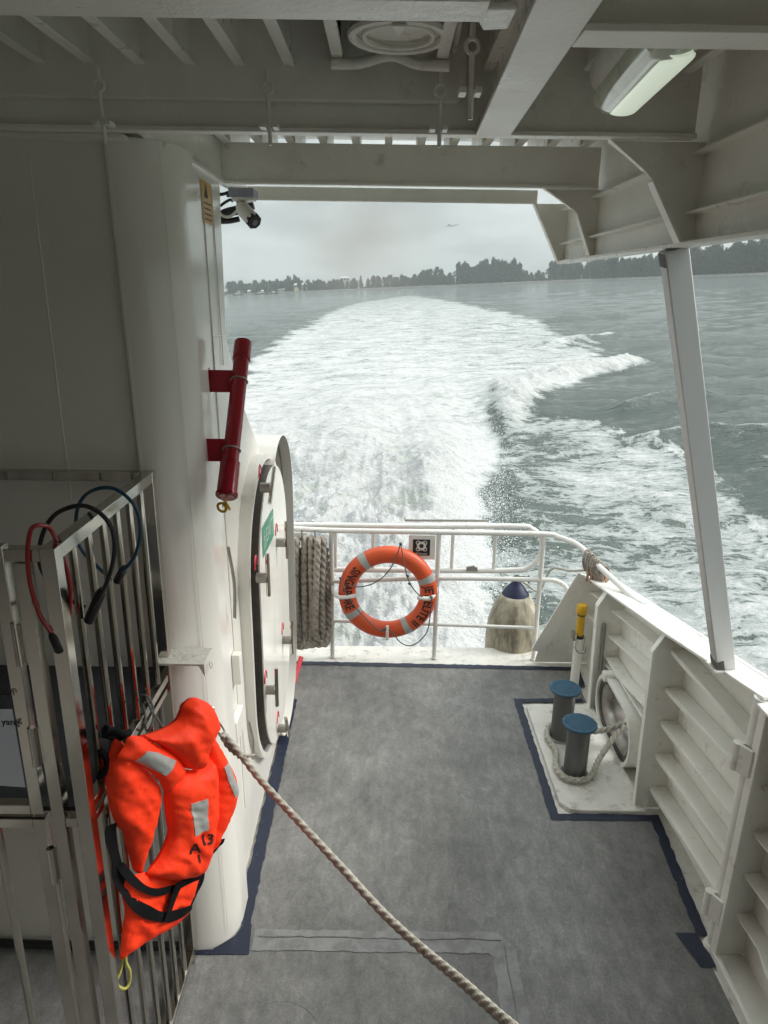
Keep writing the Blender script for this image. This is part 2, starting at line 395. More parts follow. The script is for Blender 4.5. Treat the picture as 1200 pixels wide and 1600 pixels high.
wl.torus((-.36, 1.86, -.0006), (0,0,1), .16, .0016, n=60, m=6)
obj('deck_weld', wl, 'deck', kind='structure')
# hull below the deck (seen past the stern edge)
obj('hull', MB().prism([[(-.75, -3.2), (-.75, 4.84), (1.50, 4.84), (1.62, 2.2), (1.62, -3.2)]], XY, -2.6, -.121), 'bul', kind='structure')

obj('rear_light_blocker', MB().box((-1.95, -3.3, 0), (1.6, -3.2, 3.3)), 'dimwall', kind='structure')  # unseen wall added to block light from behind the camera
obj('port_wall', MB().box((-2.0, -3.2, 0), (-1.95, 2.3, 3.3)), 'dimwall', kind='structure')
obj('starboard_light_blocker', MB().prism([[(-3.2, 1.28), (-1.2, 1.28), (-1.0, 1.5), (-.9, 2.72), (-3.2, 2.72)]], lambda a, b, t: (1.50 - (b-1.28)*.41 + t, a, b), 0, .02), 'bul', kind='structure')  # unseen panel added to shut out light from the forward opening

# ================================================================== SIDE WALL with corner column
wb = thing('bulkhead', (-.9, 3, 0), 'tall cream painted steel side wall with a rounded column corner, left of the open stern', 'wall')
c = MB(); pts = []
n = 32
for i in range(n+1):
    a = -PI/2 + PI/2*i/n; pts.append((-.752 + .17*math.cos(a), 2.40 + .17*math.sin(a)))
prof = [(-.76, 2.23)] + pts + [(-.582, 2.50), (-.62, 2.53)]
vs = []
for z in (0.0, .04, 3.0):
    k = 0
    for x, y in prof: vs.append((x - .016*z, y - k, z))
m_ = len(prof); fs = [(l*m_+i, l*m_+i+1, (l+1)*m_+i+1, (l+1)*m_+i) for l in (0, 1) for i in range(m_-1)]
c.add(vs, fs)
obj('column', c, 'wall', wb, smooth=50)
# side plate outline in (y, z)
side = [(2.50, 0), (2.50, 3.0), (3.02, 3.0), (2.96, 2.40), (3.24, 2.07), (3.52, 1.84), (4.05, 1.45), (4.62, 1.02), (4.74, .98), (4.74, 0)]
obj('side_plate', MB().prism([side], lambda a, b, t: (xw(b) + t, a, b), -.16, 0), 'wall', wb, bevel=.004)
obj('front_plate', MB().box((-1.95, 2.25, 0.03), (-.745, 2.35, 3.0)).box((-1.95, 2.26, 3.001), (-.70, 2.35, 3.279)).box((-1.95, 2.188, 2.988), (-.74, 2.2495, 2.999)), 'wallin', wb)
sg = MB()
for x in (-1.035, -1.62): sg.tube([(x, 2.249, .05), (x, 2.249, 3.0)], .0016, n=6)
sg.tube([(-.752, 2.231, .05), (-.80, 2.231, 3.0)], .0018, n=6)
sg.tube([(-.622, 2.281, .05), (-.668, 2.281, 3.0)], .001, n=6)
sg.tube([(xw(.1)+.001, 2.72, .3), (xw(2.9)+.001, 2.72, 2.95)], .0025, n=6)
sg.tube([(xw(2.42)+.001, 2.72, 2.42), (xw(2.36)+.001, 2.98, 2.41)], .004, n=6)
sg.tube([(xw(2)+.001, 2.86, 2.3), (xw(2.9)+.001, 2.86, 2.95)], .002, n=6)
obj('weld_seam', sg, 'wall', wb)
sk = MB(); sk.tube([(-1.95, 2.235, .03), (-1.3, 2.225, .028), (-.78, 2.225, .03)], .017, n=8)
obj('base_gasket', sk, 'black', wb)
fl = MB()  # edge flange under the ceiling
fl.bar((-.668, 2.30, 2.992), (-.655, 3.02, 2.992), .03, .016)
obj('top_flange', fl, 'wall', wb, bevel=.003)
# niche details between column and door
for z0, z1, yy in ((1.62, 1.30, 2.62), (.72, .50, 2.78)):
    nd = MB(); nd.tube(catmull([(xw(z0)+.03, yy, z0), (xw(z1)+.04, yy+.01, (z0+z1)/2), (xw(z1)+.03, yy+.03, z1)], 6), .010, n=8, flat=.5)
    obj('hinge_strap', nd, 'steeldull', wb)
for a_, b_ in (((xw(1.0), 2.66, .98), (xw(1.0)+.035, 2.70, 1.12)), ((xw(.8), 2.56, .76), (xw(.8)+.03, 2.70, .86)), ((xw(1.9), 2.54, 1.62), (xw(1.9)+.02, 2.60, 1.66))):
    obj('wall_lug', MB().box(a_, b_), 'wall', wb, bevel=.004)

# shelf bracket on the column
br = MB(); br.box((-.772, 2.13, 1.372), (-.60, 2.245, 1.380)); br.add([(-.62,2.13,1.372),(-.60,2.13,1.372),(-.60,2.13,1.33),(-.62,2.22,1.372),(-.60,2.22,1.372),(-.60,2.22,1.33)], [(0,1,2),(3,5,4),(0,2,5,3),(1,4,5,2),(0,3,4,1)])
br.torus((-.585, 2.16, 1.36), (1, 0, .3), .012, .002, n=16, m=6)
tag(obj('bracket', br, 'dirtyw', bevel=.0015), 'small cream steel bracket plate welded to the column beside the cage', 'bracket')

# ================================================================== WATERTIGHT DOOR
DY, DZ, DW, DH = 3.40, 1.0, .90, 1.52
dr = thing('watertight_door', (-.6, DY, DZ-DH/2), 'oval cream watertight door with green exit sign and steel dog handles, on the left wall', 'door')
def ring(mb, w0, h0, w1, h1, x0, x1): mb.prism([stadium(DY, DZ, w0, h0, w0/2-.001, 14), stadium(DY, DZ, w1, h1, w1/2-.001, 14)], YZ, x0, x1)
r_ = MB(); ring(r_, DW+.14, DH+.10, DW+.08, DH+.04, -.66, -.588); obj('coaming', r_, 'wall', dr, bevel=.003)
g_ = MB(); g_.prism([stadium(DY, DZ, DW+.08, DH+.04, DW/2+.03, 14)], YZ, -.66, -.615); obj('gasket', g_, 'dark', dr)
s_ = MB(); s_.prism([stadium(DY+.01, DZ, DW-.02, DH-.03, DW/2-.02, 14)], YZ, -.615, -.5635); obj('rim', s_, 'dark', dr, bevel=.002)
p_ = MB(); p_.prism([stadium(DY+.01, DZ, DW-.022, DH-.032, DW/2-.021, 14)], YZ, -.5632, -.556); obj('panel', p_, 'wall', dr, bevel=.002)
hs = [((416, 762), .9), ((440, 848), 0), ((410, 903), 0), ((449, 1000), 0), ((424, 1078), .05), ((442, 1138), -.5)]
for (px, tilt) in hs:
    q = at(*px, x=-.53); y, z = q.y, q.z
    hm = MB(); hm.tube([(-.556, y, z), (-.510, y, z)], .023, n=16)
    dog = obj('dog_clamp', hm, 'steeldull', dr, bevel=.002)
    hm = MB(); v = Vector((0.1, math.sin(tilt)*.12, math.cos(tilt)*.12)) if abs(tilt) > .3 else Vector((0, .0, .095))
    v = Vector((0, math.sin(tilt), math.cos(tilt)))*.085
    hm.tube([Vector((-.505, y, z)) - v, Vector((-.505, y, z)) + v*1.35], .0095, n=10)
    obj('handle', hm, 'steel', dog)
    rm = MB(); a = [(-.5545, y+.03*math.cos(t), z+.055+.05*math.sin(t)) for t in np.linspace(-.1, PI+.1, 14)]
    rm.tube(a, .0042, n=6, flat=.35)
    e_ = Vector(a[-1]); rm.add([e_+Vector((.0005,-.012,.0)), e_+Vector((.0005,.014,.004)), e_+Vector((.0005,.002,.024))], [(0,1,2)])
    obj('red_arrow', rm, 'redm', dr)
ex = MB(); ex.add([(-.5545, 3.055, 1.405), (-.5545, 3.385, 1.400), (-.5545, 3.385, 1.545), (-.5545, 3.055, 1.55)], [(0,1,2,3)])
exo = obj('exit_sign', ex, 'green', dr, label='green exit sign with white lettering', smooth=0)

xm = text_mb('EXIT', .10, lambda a, b: (-.5535, 3.255 + a, 1.475 + b))
# running figure and arrow, left of the word
for (a0, b0, a1, b1, w_) in ((3.10,1.50,3.115,1.465,.012),(3.115,1.465,3.09,1.435,.008),(3.115,1.465,3.135,1.43,.008),(3.105,1.495,3.13,1.485,.006),(3.105,1.495,3.085,1.475,.006)):
    xm.bar((-.5535, a0, b0), (-.5535, a1, b1), w_, .0006, up=(1,0,0))
xm.lathe([(.008,0),(.008,.0006)], (-.5538, 3.10, 1.516), (1,0,0), n=12)
obj('lettering', xm, 'signw', exo, smooth=0)

# arched hood beyond the door
hd = MB(); HY, HZ, HWd, HHt = 3.79, .93, .84, 1.80
hd.prism([stadium(HY, HZ, HWd, HHt, HWd/2-.001, 16), stadium(HY, HZ, HWd-.012, HHt-.012, HWd/2-.007, 16)], YZ, -.80, -.563)
ho = tag(obj('door_hood', hd, ['wall'], bevel=.001), 'arched cream steel hood standing out from the wall just behind the oval door', 'door hood')
obj('hood_shade_plate', MB().prism([stadium(HY, HZ, HWd-.02, HHt-.02, HWd/2-.012, 16)], YZ, -.70, -.62), 'dark', ho)  # dark plate that paints in the shade inside the hood

# ================================================================== CEILING
cl = obj('ceiling', MB().box((-1.95, -3.2, 3.28), (.92, 3.80, 3.32)), 'ceil', kind='structure', base=(0, 1, 3.28))
j = 0
for i in range(-14, 12):
    x = -.133 + i*.131
    if x > .85 or x < -1.93: continue
    if -.20 < x < .30 and False: continue
    for (y0, y1) in ((1.30, 2.14), (2.20, 3.18), (3.20, 3.70)):
        if 1.2 < y0 < 1.4 and -.1 < x < .15: continue      # the manhole interrupts two joists
        jm = MB().box((x-.015, y0, 3.152), (x+.015, y1, 3.160)).box((x-.004, y0, 3.160), (x+.004, y1, 3.2795))
        if y0 > 2 or y0 < 1.31: obj('joist', jm, 'ceil', cl, bevel=.0015, bs=1)
def beam(name, y, x0, x1, zb, zt, fw, ft=.012, wt=.008, front=True):
    b = MB().box((x0, y-fw if front else y-fw/2, zb), (x1, y if front else y+fw/2, zb+ft))
    yy = y - (fw/2 if front else 0)
    b.box((x0, yy-wt/2, zb+ft-.001), (x1, yy+wt/2, zt))
    return obj(name, b, 'ceil', cl, bevel=.002)
beam('transverse_beam', 1.295, -1.95, .145, 3.0, 3.279, .085)
beam('transverse_beam', 1.41, .3115, .92, 3.0, 3.279, .085)
beam('transverse_beam', 2.19, -1.95, .835, 3.0, 3.279, .045)
obj('beam_plate', MB().prism([stadium(-.87, 3.175, 2.14, .20, .03, 5)], XZ, 2.125, 2.160), 'ceil', cl, bevel=.003)
beam('transverse_beam', 3.20, -.69, .86, 3.0, 3.155, .03)
beam('transverse_beam', 3.74, -.69, .72, 2.998, 3.06, .02)
for yb in (.35, -.6, -1.55, -2.5): beam('transverse_beam', yb, -1.95, .92, 3.0, 3.279, .08)
# comb plates closing the beam between the joists
cb = MB()
for i in range(-5, 9):
    x = -.133 + i*.131
    cb.prism([[(x-.015, 3.154), (x+.015, 3.154), (x+.013, 3.20), (x-.013, 3.20)]], XZ, 3.183, 3.188)
obj('beam_comb', cb, 'ceil', cl)
# longitudinal girder
gd = MB(); gd.add([(.175,.0,3.0),(.275,.0,3.0),(.330,2.15,3.0),(.236,2.15,3.0),(.175,.0,3.012),(.275,.0,3.012),(.330,2.15,3.012),(.236,2.15,3.012)], [(0,3,2,1),(4,5,6,7),(0,1,5,4),(1,2,6,5),(2,3,7,6),(3,0,4,7)])
gd.bar((.223, 0, 3.14), (.282, 2.15, 3.14), .008, .27)
obj('girder', gd, 'ceil', cl, bevel=.002)
gs = MB(); gs.add([(.12,1.245,3.002),(.19,1.245,3.002),(.19,1.33,3.002),(.15,1.34,3.002),(.12,1.245,3.012),(.19,1.245,3.012),(.19,1.33,3.012),(.15,1.34,3.012)], [(0,3,2,1),(4,5,6,7),(0,1,5,4),(1,2,6,5),(2,3,7,6),(3,0,4,7)])
obj('gusset', gs, 'ceil', cl, bevel=.003)
obj('side_coaming', MB().box((-.70, 2.20, 3.001), (-.682, 3.72, 3.279)), 'wall', cl)
# manhole in the deckhead
mh = MB(); cx, cy = .018, 1.895
mh.torus((cx, cy, 3.158), (0,0,1), .108, .011, n=48, m=8); mh.torus((cx, cy, 3.155), (0,0,1), .080, .006, n=48, m=8); mh.lathe([(.112, 3.165), (.112, 3.2795)], (cx, cy, 0), n=48)
obj('manhole_ring', mh, 'ceil', cl)
mb_ = MB(); mb_.box((-.148, 1.30, 3.15), (-.118, 2.125, 3.158)); mb_.box((.115, 1.30, 3.15), (.145, 2.125, 3.158)); mb_.box((-.137,1.3,3.158),(-.129,2.125,3.279)); mb_.box((.126,1.3,3.158),(.134,2.125,3.279))
mb_.tube(catmull([(-.15,2.045,3.138),(-.08,2.045,3.140),(.0,2.045,3.158),(.07,2.045,3.140),(.15,2.045,3.136)], 6), .014, n=8)
mb_.prism([[(-.02, 2.085), (-.002, 2.06), (.016, 2.085), (.016, 2.125), (-.02, 2.125)]], XY, 3.165, 3.175)
mb_.prism([[(.0, 1.78), (.036, 1.78), (.018, 1.86)]], XY, 3.140, 3.1465)
obj('manhole_strongback', mb_, 'ceil', cl, bevel=.003)
pp = MB(); pp.tube(catmull([(.155, 1.35, 3.23), (.158, 1.8, 3.20), (.165, 2.12, 3.19)], 6), .008, n=8); obj('conduit', pp, 'ceil', cl)

# hangers along the second beam
def hanger(x, y, zt, zb, lab):
    t = thing('hanger_rod', (x, y, zb), lab, 'hanger', 'hanger rods with eyes under the deckhead')
    m = MB(); m.torus((x, y, zt-.032), (0,1,0), .0135, .0042, n=20, m=8); m.tube([(x,y,zt+.01),(x,y+.003,zt-.02)], .006, n=8); obj('eye', m, 'ceil', t)
    m = MB(); m.tube([(x, y, zt-.045), (x+.003, y, zb)], .0055, n=8); obj('rod', m, 'ceil', t)
    m = MB(); m.box((x-.024, y-.012, 2.999), (x-.008, y+.03, 3.011)); m.box((x+.01, y-.012, 2.999), (x+.024, y+.03, 3.011)); m.lathe([(.007,0),(.007,.01)], (x+.002, y, 2.988), n=6); obj('clamp', m, 'ceil', t, bevel=.001)
    return t
hl = ['hanger rod with an eye at the left, over the dark front wall', 'hanger rod with an eye over the camera, middle of the row along the beam', 'hanger rod with an eye under the round manhole, beside the diagonal girder']
for x, l in zip((-.757, -.318, .130), hl): hanger(x, 2.09, 3.125, 2.958, l)
t = hanger(.172, 1.72, 3.12, 2.95, 'longest hanger rod, hooked to the girder edge nearest the camera')

# ================================================================== FLUORESCENT LIGHT
fa, fb = Vector((.575, 2.06, 3.085)), Vector((.535, 1.52, 3.085)); fd = (fb-fa).normalized()
lt = thing('ceiling_light', (.63, 1.78, 3.03), 'greenish white tube light in a boat shaped fitting under the deckhead at right', 'ceiling light')
def hull(mb, w, z0, z1, inset, a, b):
    d = (b-a).normalized(); sx = Vector((d.y, -d.x, 0)); L_ = (b-a).length
    rings = []; vs = []; n = 20; prof = [(-1,0),(-.98,-.3),(-.85,-.62),(-.6,-.85),(-.3,-.97),(0,-1),(.3,-.97),(.6,-.85),(.85,-.62),(.98,-.3),(1,0)]
    for i in range(n+1):
        t = i/n; s = min(1, (min(t, 1-t)*L_/inset)); k = math.sqrt(max(.0, 1-(1-s)**2))*.35 + .65 if s < 1 else 1
        for u, v in prof: vs.append(a + d*(t*L_) + sx*(u*w/2*k) + Vector((0,0, z0 + (z1-z0)*(-v)*k*.999)))
    m = len(prof); fs = [(i*m+j, i*m+j+1, (i+1)*m+j+1, (i+1)*m+j) for i in range(n) for j in range(m-1)]
    fs += [tuple(range(m)), tuple(range(n*m, n*m+m))[::-1], tuple([i*m for i in range(n+1)] + [i*m+m-1 for i in range(n, -1, -1)])]
    return mb.add(vs, fs)
hb = MB(); hull(hb, .15, .05, -.022, .05, fa, fb); obj('housing', hb, 'dirtyw', lt)
hb = MB(); hull(hb, .118, -.010, -.060, .03, fa+fd*.012, fb-fd*.012); dfo = obj('diffuser', hb, 'diff', lt)
hb = MB(); sx = Vector((fd.y, -fd.x, 0))
for k in (-.035, -.02, .02, .035): hb.tube([fa+fd*.02+sx*k+Vector((0,0,-.035-.012*(1-abs(k)/.05))), fb-fd*.02+sx*k+Vector((0,0,-.035-.012*(1-abs(k)/.05)))], .0018, n=6)
obj('diffuser_rib', hb, 'diff', lt)
hb = MB(); hb.tube(catmull([fa+Vector((.07,.02,.0)), fa+Vector((.10,.09,.02)), fa+Vector((.05,.12,.06))], 6), .006, n=8); obj('cable', hb, 'ceil', lt)
for y_ in (1.94, 1.62): obj('mount', MB().box((.55, y_, 3.10), (.58, y_+.03, 3.279)), 'ceil', lt)
M['tube'] = mat('lit_tube', (.8, .85, .75), .3, emit=((.88, 1.0, .80), .17))
hb = MB(); hull(hb, .075, -.046, -.0645, .03, fa+fd*.03+Vector((.012,0,0)), fb-fd*.03+Vector((.012,0,0))); obj('lit_strip', hb, 'tube', lt)

# ================================================================== UPPER HULL SIDE (right, above the opening)
us = thing('upper_hull_side', (.87, 2, 2.73), 'cream plated hull side with frames and stiffeners above the right hand opening', 'hull side')
pl = MB(); pl.add([(.90,-3.2,2.74),(.875,3.72,2.74),(.86,3.72,3.28),(.83,2.2,3.30),(.87,-3.2,3.30)], [(0,1,2,3,4)])
pl = MB().prism([[(-3.2, 2.72), (3.74, 2.735), (3.74, 3.285), (-3.2, 3.285)]], lambda a, b, t: (.905 - .006*a + t - max(0, a-3.2)*.02, a, b), 0, .012)
obj('plating', pl, 'ceil', us)
fm_ = MB()
obj('bottom_flange', MB().bar((.90, -3.2, 2.73), (.872, 3.75, 2.735), .06, .014), 'ceil', us, bevel=.003)
for y, xi, xk, xb in ((2.20, .608, .736, .847), (3.20, .637, .782, .862), (3.725, .71, .76, .846), (1.25, .62, .74, .86), (.3, .62, .75, .86)):
    xo = .905 - .006*y - max(0, y-3.2)*.02
    if y > 3.7: lp = [(xi, 3.0), (xb, 2.738), (xo, 2.738), (xo, 3.0)]
    else: lp = [(xi, 3.0), (xk-.02, 2.93), (xk+.012, 2.90), (xb, 2.738), (xo, 2.738), (xo, 3.0)]
    f = MB().prism([lp], XZ, y, y+.010)
    pr = lp[1:4] if y < 3.7 else lp[:2]
    for a, b in zip(pr[:-1], pr[1:]):
        if a == pr[0] and y < 3.7: continue
        f.bar((a[0]-.004, y+.005, a[1]), (b[0]-.004, y+.005, b[1]), .045, .009, up=(1,0,.3))
    obj('frame', f, 'ceil', us, bevel=.0015)
    kb = MB(); kb.bar((xi, y-.012, 3.004), (xk-.02, y-.012, 2.925), .006, .02, up=(0,1,0)); obj('knee', kb, 'ceil', us)
for z in (2.975, 2.82):
    for y0, y1 in ((-.5, 1.24), (1.27, 2.19), (2.22, 3.19), (3.22, 3.71)):
        x0, x1 = .905-.006*y0, .905-.006*y1
        s = MB(); s.bar((x0-.022, y0, z), (x1-.022, y1, z-.004), .046, .007); obj('stiffener', s, 'ceil', us, bevel=.001, bs=1)
mk = text_mb('7.2', .03, lambda a, b: (.879, 3.58 + a*-1, 2.77 + b)); obj('frame_mark', mk, 'steeldull', us, smooth=0)

# ================================================================== BULWARK (right)
def capz(y): return 1.205 - .197*(y - 2.25) if y > 2.25 else 1.205
bw = thing('bulwark', (1.42, 3.3, 0), 'cream ribbed steel bulwark sloping down to the stern corner on the right', 'bulwark')
XP = 1.50
hole = stadium(3.68, .20, .50, .24, .119, 10)
outl = [(2.26, -.1), (4.74, -.1), (4.60, .40), (4.42, capz(4.42)), (2.26, capz(2.26))]
obj('plating', MB().prism([outl, hole], YZ, XP, XP+.012), 'bul', bw)
cp = MB(); n = 24
def capx(y): return 1.38 - .045*max(0, min(1, (y-2.3)/.9)) + .0*y
vs = []
ys = [2.26 + (4.42-2.26)*i/n for i in range(n+1)]
for y in ys:
    xi = 1.385 - .03*min(1, max(0, (y-2.3)/.8)); xo = XP+.03
    for x, dz in ((xi, 0), (xo, 0), (xo, -.014), (xi, -.014)): vs.append((x, y, capz(y)+dz))
fs = [(4*i+k, 4*i+(k+1)%4, 4*i+4+(k+1)%4, 4*i+4+k) for i in range(n) for k in range(4)] + [(0,1,2,3), (4*n,4*n+3,4*n+2,4*n+1)]
cp.add(vs, fs); obj('cap_rail', cp, 'bul', bw, bevel=.003)
# stern wing: transverse plate falling from the peak to the deck edge
wg = MB(); wing = [(1.12, 0), (1.135, .12), (1.345, capz(4.42)-.005), (1.50, capz(4.42)-.005), (1.50, 0)]
wg.prism([wing], lambda a, b, t: (a, 4.64 - .28*b + t, b), 0, .012); obj('stern_wing', wg, 'bul', bw)
wc = MB(); wc.bar((1.125, 4.60, .11), (1.355, 4.43, capz(4.42)+.004), .10, .013, up=(0, 1, .3)); obj('wing_cap', wc, 'bul', bw, bevel=.003)
def frame(y, x0, w0, top, flw, cut=True):
    f = MB(); lp = [(x0, 0), (x0-.02, top-.10), (x0+.03, top), (XP, top), (XP, 0)]
    f.prism([lp], XZ, y, y+.009); f.bar((x0, y+.005, 0), (x0-.02, y+.005, top-.10), flw, .010, up=(1,0,0)); f.bar((x0-.02, y+.005, top-.10), (x0+.035, y+.005, top), flw, .010, up=(1,0,.5))
    return obj('frame', f, 'bul', bw, bevel=.002)
frame(3.115, 1.345, 0, capz(3.115)-.014, .035); frame(4.03, 1.352, 0, capz(4.03)-.014, .05)
sz = [(.955, .935), (.805, .722), (.585, .531), (.405, .337), (.20, .130)]
for z0, z1 in sz:
    s = MB(); s.bar((1.455, 2.33, z0+.012), (1.455, 3.112, z1), .085, .008); s.bar((1.414, 2.33, z0+.003), (1.414, 3.112, z1-.009), .008, .024)
    obj('stiffener', s, 'bul', bw, bevel=.0015, bs=1)
sl = .2
for z0 in (.885, .71, .51, .40):
    z1 = z0 - .17
    if z0 == .40: z1 = z0-.01
    s = MB(); s.bar((1.455, 3.13, z0), (1.455, 4.02, z1), .085, .008)
    if z0 > .6: s.bar((1.455, 4.05, z1), (1.455, 4.5, z1-.08), .085, .008)
    obj('stiffener', s, 'bul', bw, bevel=.0015, bs=1)
# hinge pipe, drain pipe, weld edge
hp = MB(); hp.tube([(1.405, 2.285, .02), (1.405, 2.285, 1.185)], .034, n=20); hp.lathe([(.045, 0), (.036, .02)], (1.40, 2.285, 0), n=16); obj('hinge_post', hp, 'bul', bw)
dp = MB(); dp.bar((1.398, 4.005, .0), (1.385, 4.02, .62), .018, .018); obj('drain_pipe', dp, 'steeldull', bw, label='dark rust brown vertical pipe')
eh = MB(); eh.bar((1.45, 3.0, -.003), (1.45, 4.4, -.003), .1, .004)
rg = MB(); 
# fairlead: outer frame, inner stainless throat
fl_ = thing('fairlead', (1.40, 3.68, 0), 'oval stainless mooring fairlead set in the foot of the right bulwark', 'fairlead')
rgo = stadium(3.68, .165, .66, .37, .18, 12); rgi = stadium(3.68, .165, .61, .325, .16, 12); thr = stadium(3.68, .195, .44, .20, .098, 12)
obj('surround', MB().prism([rgo, rgi], YZ, 1.375, 1.498), 'bul', fl_, bevel=.003)
obj('rubber_band', MB().prism([stadium(3.68, .165, .608, .323, .16, 12), stadium(3.68, .17, .54, .265, .13, 12)], YZ, 1.388, 1.40), 'dark', fl_)
th = MB(); K = 10; outs = []
ro = [Vector((1.395, a, b)) for a, b in stadium(3.68, .17, .55, .275, .135, 12)]; ri = [Vector((1.47, a, b)) for a, b in stadium(3.68, .185, .42, .19, .094, 12)]; re_ = [Vector((1.54, a, b)) for a, b in stadium(3.68, .185, .40, .18, .089, 12)]
vs = []
for k in range(K+1):
    t = k/K; s = math.sin(t*PI/2); cc = 1-math.cos(t*PI/2)
    for a, b in zip(ro, ri): vs.append(Vector((a.x + (b.x-a.x)*cc, a.y + (b.y-a.y)*s, a.z + (b.z-a.z)*s)))
vs += re_; m_ = len(ro); th.add(vs, [(k*m_+i, k*m_+(i+1)%m_, (k+1)*m_+(i+1)%m_, (k+1)*m_+i) for k in range(K+1) for i in range(m_)])
obj('throat', th, 'steeldull', fl_)
kn = MB(); kn.tube([(1.36, 3.86, .345), (1.49, 3.86, .355)], .035, n=16); obj('lug', kn, 'bul', fl_, bevel=.003)

# gate section nearer the camera
gt = thing('bulwark_gate', (1.42, 1.3, 0), 'hinged ribbed bulwark gate panel at the lower right corner, next to the hinge pipe', 'gate')
obj('plating', MB().prism([[(-.6, 0.012), (2.24, 0.012), (2.24, 1.17), (-.6, 1.25)]], YZ, XP, XP+.012), 'bul', gt)
e_ = MB(); e_.bar((1.375, 2.236, .0), (1.385, 2.236, 1.175), .045, .010, up=(1,0,0)); e_.box((1.38, 2.238, .0), (XP, 2.246, 1.175)); obj('end_frame', e_, 'bul', gt, bevel=.002)
obj('sill', MB().box((1.395, -.6, .004), (1.50, 2.236, .012)), 'bul', gt)
e_ = MB(); e_.bar((1.378, 2.236, .012), (1.40, -.6, .012), .02, .045); obj('bottom_rail', e_, 'bul', gt, bevel=.003)
e_ = MB(); e_.add([(1.36,2.25,1.172),(XP+.03,2.25,1.182),(XP+.03,-.6,1.27),(1.37,-.6,1.26),(1.36,2.25,1.184),(XP+.03,2.25,1.194),(XP+.03,-.6,1.282),(1.37,-.6,1.272)], [(0,3,2,1),(4,5,6,7),(0,1,5,4),(1,2,6,5),(2,3,7,6),(3,0,4,7)]); obj('cap_rail', e_, 'bul', gt, bevel=.003)
for z0 in (1.03, .83, .62, .42, .22):
    s = MB(); s.add([(XP,2.235,z0+.01),(1.43,2.235,z0),(1.43,2.06,z0+.02),(1.40,1.95,z0+.03),(1.40,-.6,z0+.08),(XP,-.6,z0+.09),
                     (XP,2.235,z0+.018),(1.43,2.235,z0+.008),(1.43,2.06,z0+.028),(1.40,1.95,z0+.038),(1.40,-.6,z0+.088),(XP,-.6,z0+.098)],
                    [(0,1,2,3,4,5)[::-1],(6,7,8,9,10,11),(0,1,7,6),(1,2,8,7),(2,3,9,8),(3,4,10,9),(4,5,11,10),(5,0,6,11)])
    obj('stiffener', s, 'bul', gt, bevel=.0015, bs=1)
s = MB(); s.prism([[(1.40, 0.03), (1.40, 1.2), (XP, 1.2), (XP, .03)]], XZ, 1.40, 1.409); obj('frame', s, 'bul', gt)
for z in (.93, .225):
    h = MB(); h.bar((1.345, 2.29, z), (1.375, 2.235, z), .012, .115); h.tube([(1.347, 2.295, z-.058), (1.347, 2.295, z+.058)], .018, n=14); h.bar((1.35,2.29,z),(1.42,2.29,z),.012,.115)
    h.torus((1.347, 2.295, z), (0,0,1), .018, .0015, n=16, m=6)
    obj('hinge', h, 'bul', gt, bevel=.002)
for y, z in ((2.05, .97), (1.90, .975)):
    hb = MB(); hb.lathe([(.018, 0), (.018, .006), (.008, .006), (.008, .0)], (XP-.001, y, z), (-1,0,0), n=20)
    obj('bolt_boss', hb, 'steeldull', gt)

# ================================================================== STANCHION
b0, b1 = at(1121, 1035, y=2.40), at(1040, 395, y=2.30)
ba, bb = at(1138, 1040, y=2.40), at(1042, 393, y=2.30)
ba = Vector((1.408, 2.46, capz(2.46))); q = at(1138, 1040, z=capz(2.44)); ba = Vector((q.x, q.y+.03, capz(q.y+.03))); bb = Vector((.872, 2.31, 2.728))
sn = thing('stanchion', tuple(ba), 'slanting grey aluminium box post standing between bulwark cap and upper hull side', 'post')
f = MB(); f.bar(ba, bb, .075, .055, up=(0,1,0)); obj('box_section', f, 'tower', sn, bevel=.004)
d_ = (bb-ba).normalized()
f = MB(); f.bar(ba + Vector((0,0,.001)) - Vector((.024,.0,0)), ba + d_*.055 - Vector((.024,0,0)), .030, .060, up=(0,1,0)); obj('foot_plate', f, 'dark', sn, label='dark rusty patch at the foot')
f = MB(); f.bar(bb - d_*.055 - Vector((.0275,0,0)), bb - d_*.014 - Vector((.0275,0,0)), .026, .046, up=(0,1,0)); obj('head_plate', f, 'dark', sn)
f = MB(); f.bar(ba - Vector((0,0,.003)), ba + Vector((0,0,.006)), .11, .09, up=(0,1,0)); obj('base_plate', f, 'bul', sn, bevel=.002)

# ================================================================== MOORING PLATFORM, BOLLARDS
pf = MB(); pf.prism([[(.95,3.13),(.99,3.075),(1.06,3.062),(1.385,3.062),(1.385,4.06),(.99,4.06),(.945,4.03),(.945,3.98)]], XY, -.0075, .020)
obj('mooring_plinth', pf, 'dirtyw', kind='structure', bevel=.006)
def bollard(x, y, h, lab):
    t = thing('bollard', (x, y, .02), lab, 'bollard', 'pair of mooring bollards')
    m = MB(); m.lathe([(.080, 0), (.074, .006), (.063, .01), (.062, h-.02), (.062, h)], (x, y, .02), n=32); obj('post', m, 'bollard', t)
    m = MB(); m.lathe([(.0, h-.001), (.070, h-.004), (.094, h+.001), (.096, h+.010), (.090, h+.016), (.0, h+.017)], (x, y, .02), n=14, sy=1.0); obj('cap', m, 'blue', t, bevel=.001, smooth=25)
    g = MB()
    for i in range(-6, 7):
        for j in range(-6, 7):
            a, b = i*.0135 + (j%2)*.0067, j*.0135
            if a*a + b*b < .0066: g.bar((x+a-.004, y+b-.003, .02+h+.0175), (x+a+.004, y+b+.003, .02+h+.0175), .003, .0024)
    obj('tread', g, 'blue', t, smooth=0)
    return t
bollard(1.088, 3.36, .315, 'front mooring bollard with a blue cap, rope looped round its foot')
bollard(1.090, 3.70, .325, 'rear mooring bollard with a blue cap, nearer the stern rail')
mr = MB()
a0 = Vector((1.43, 3.60, .16))
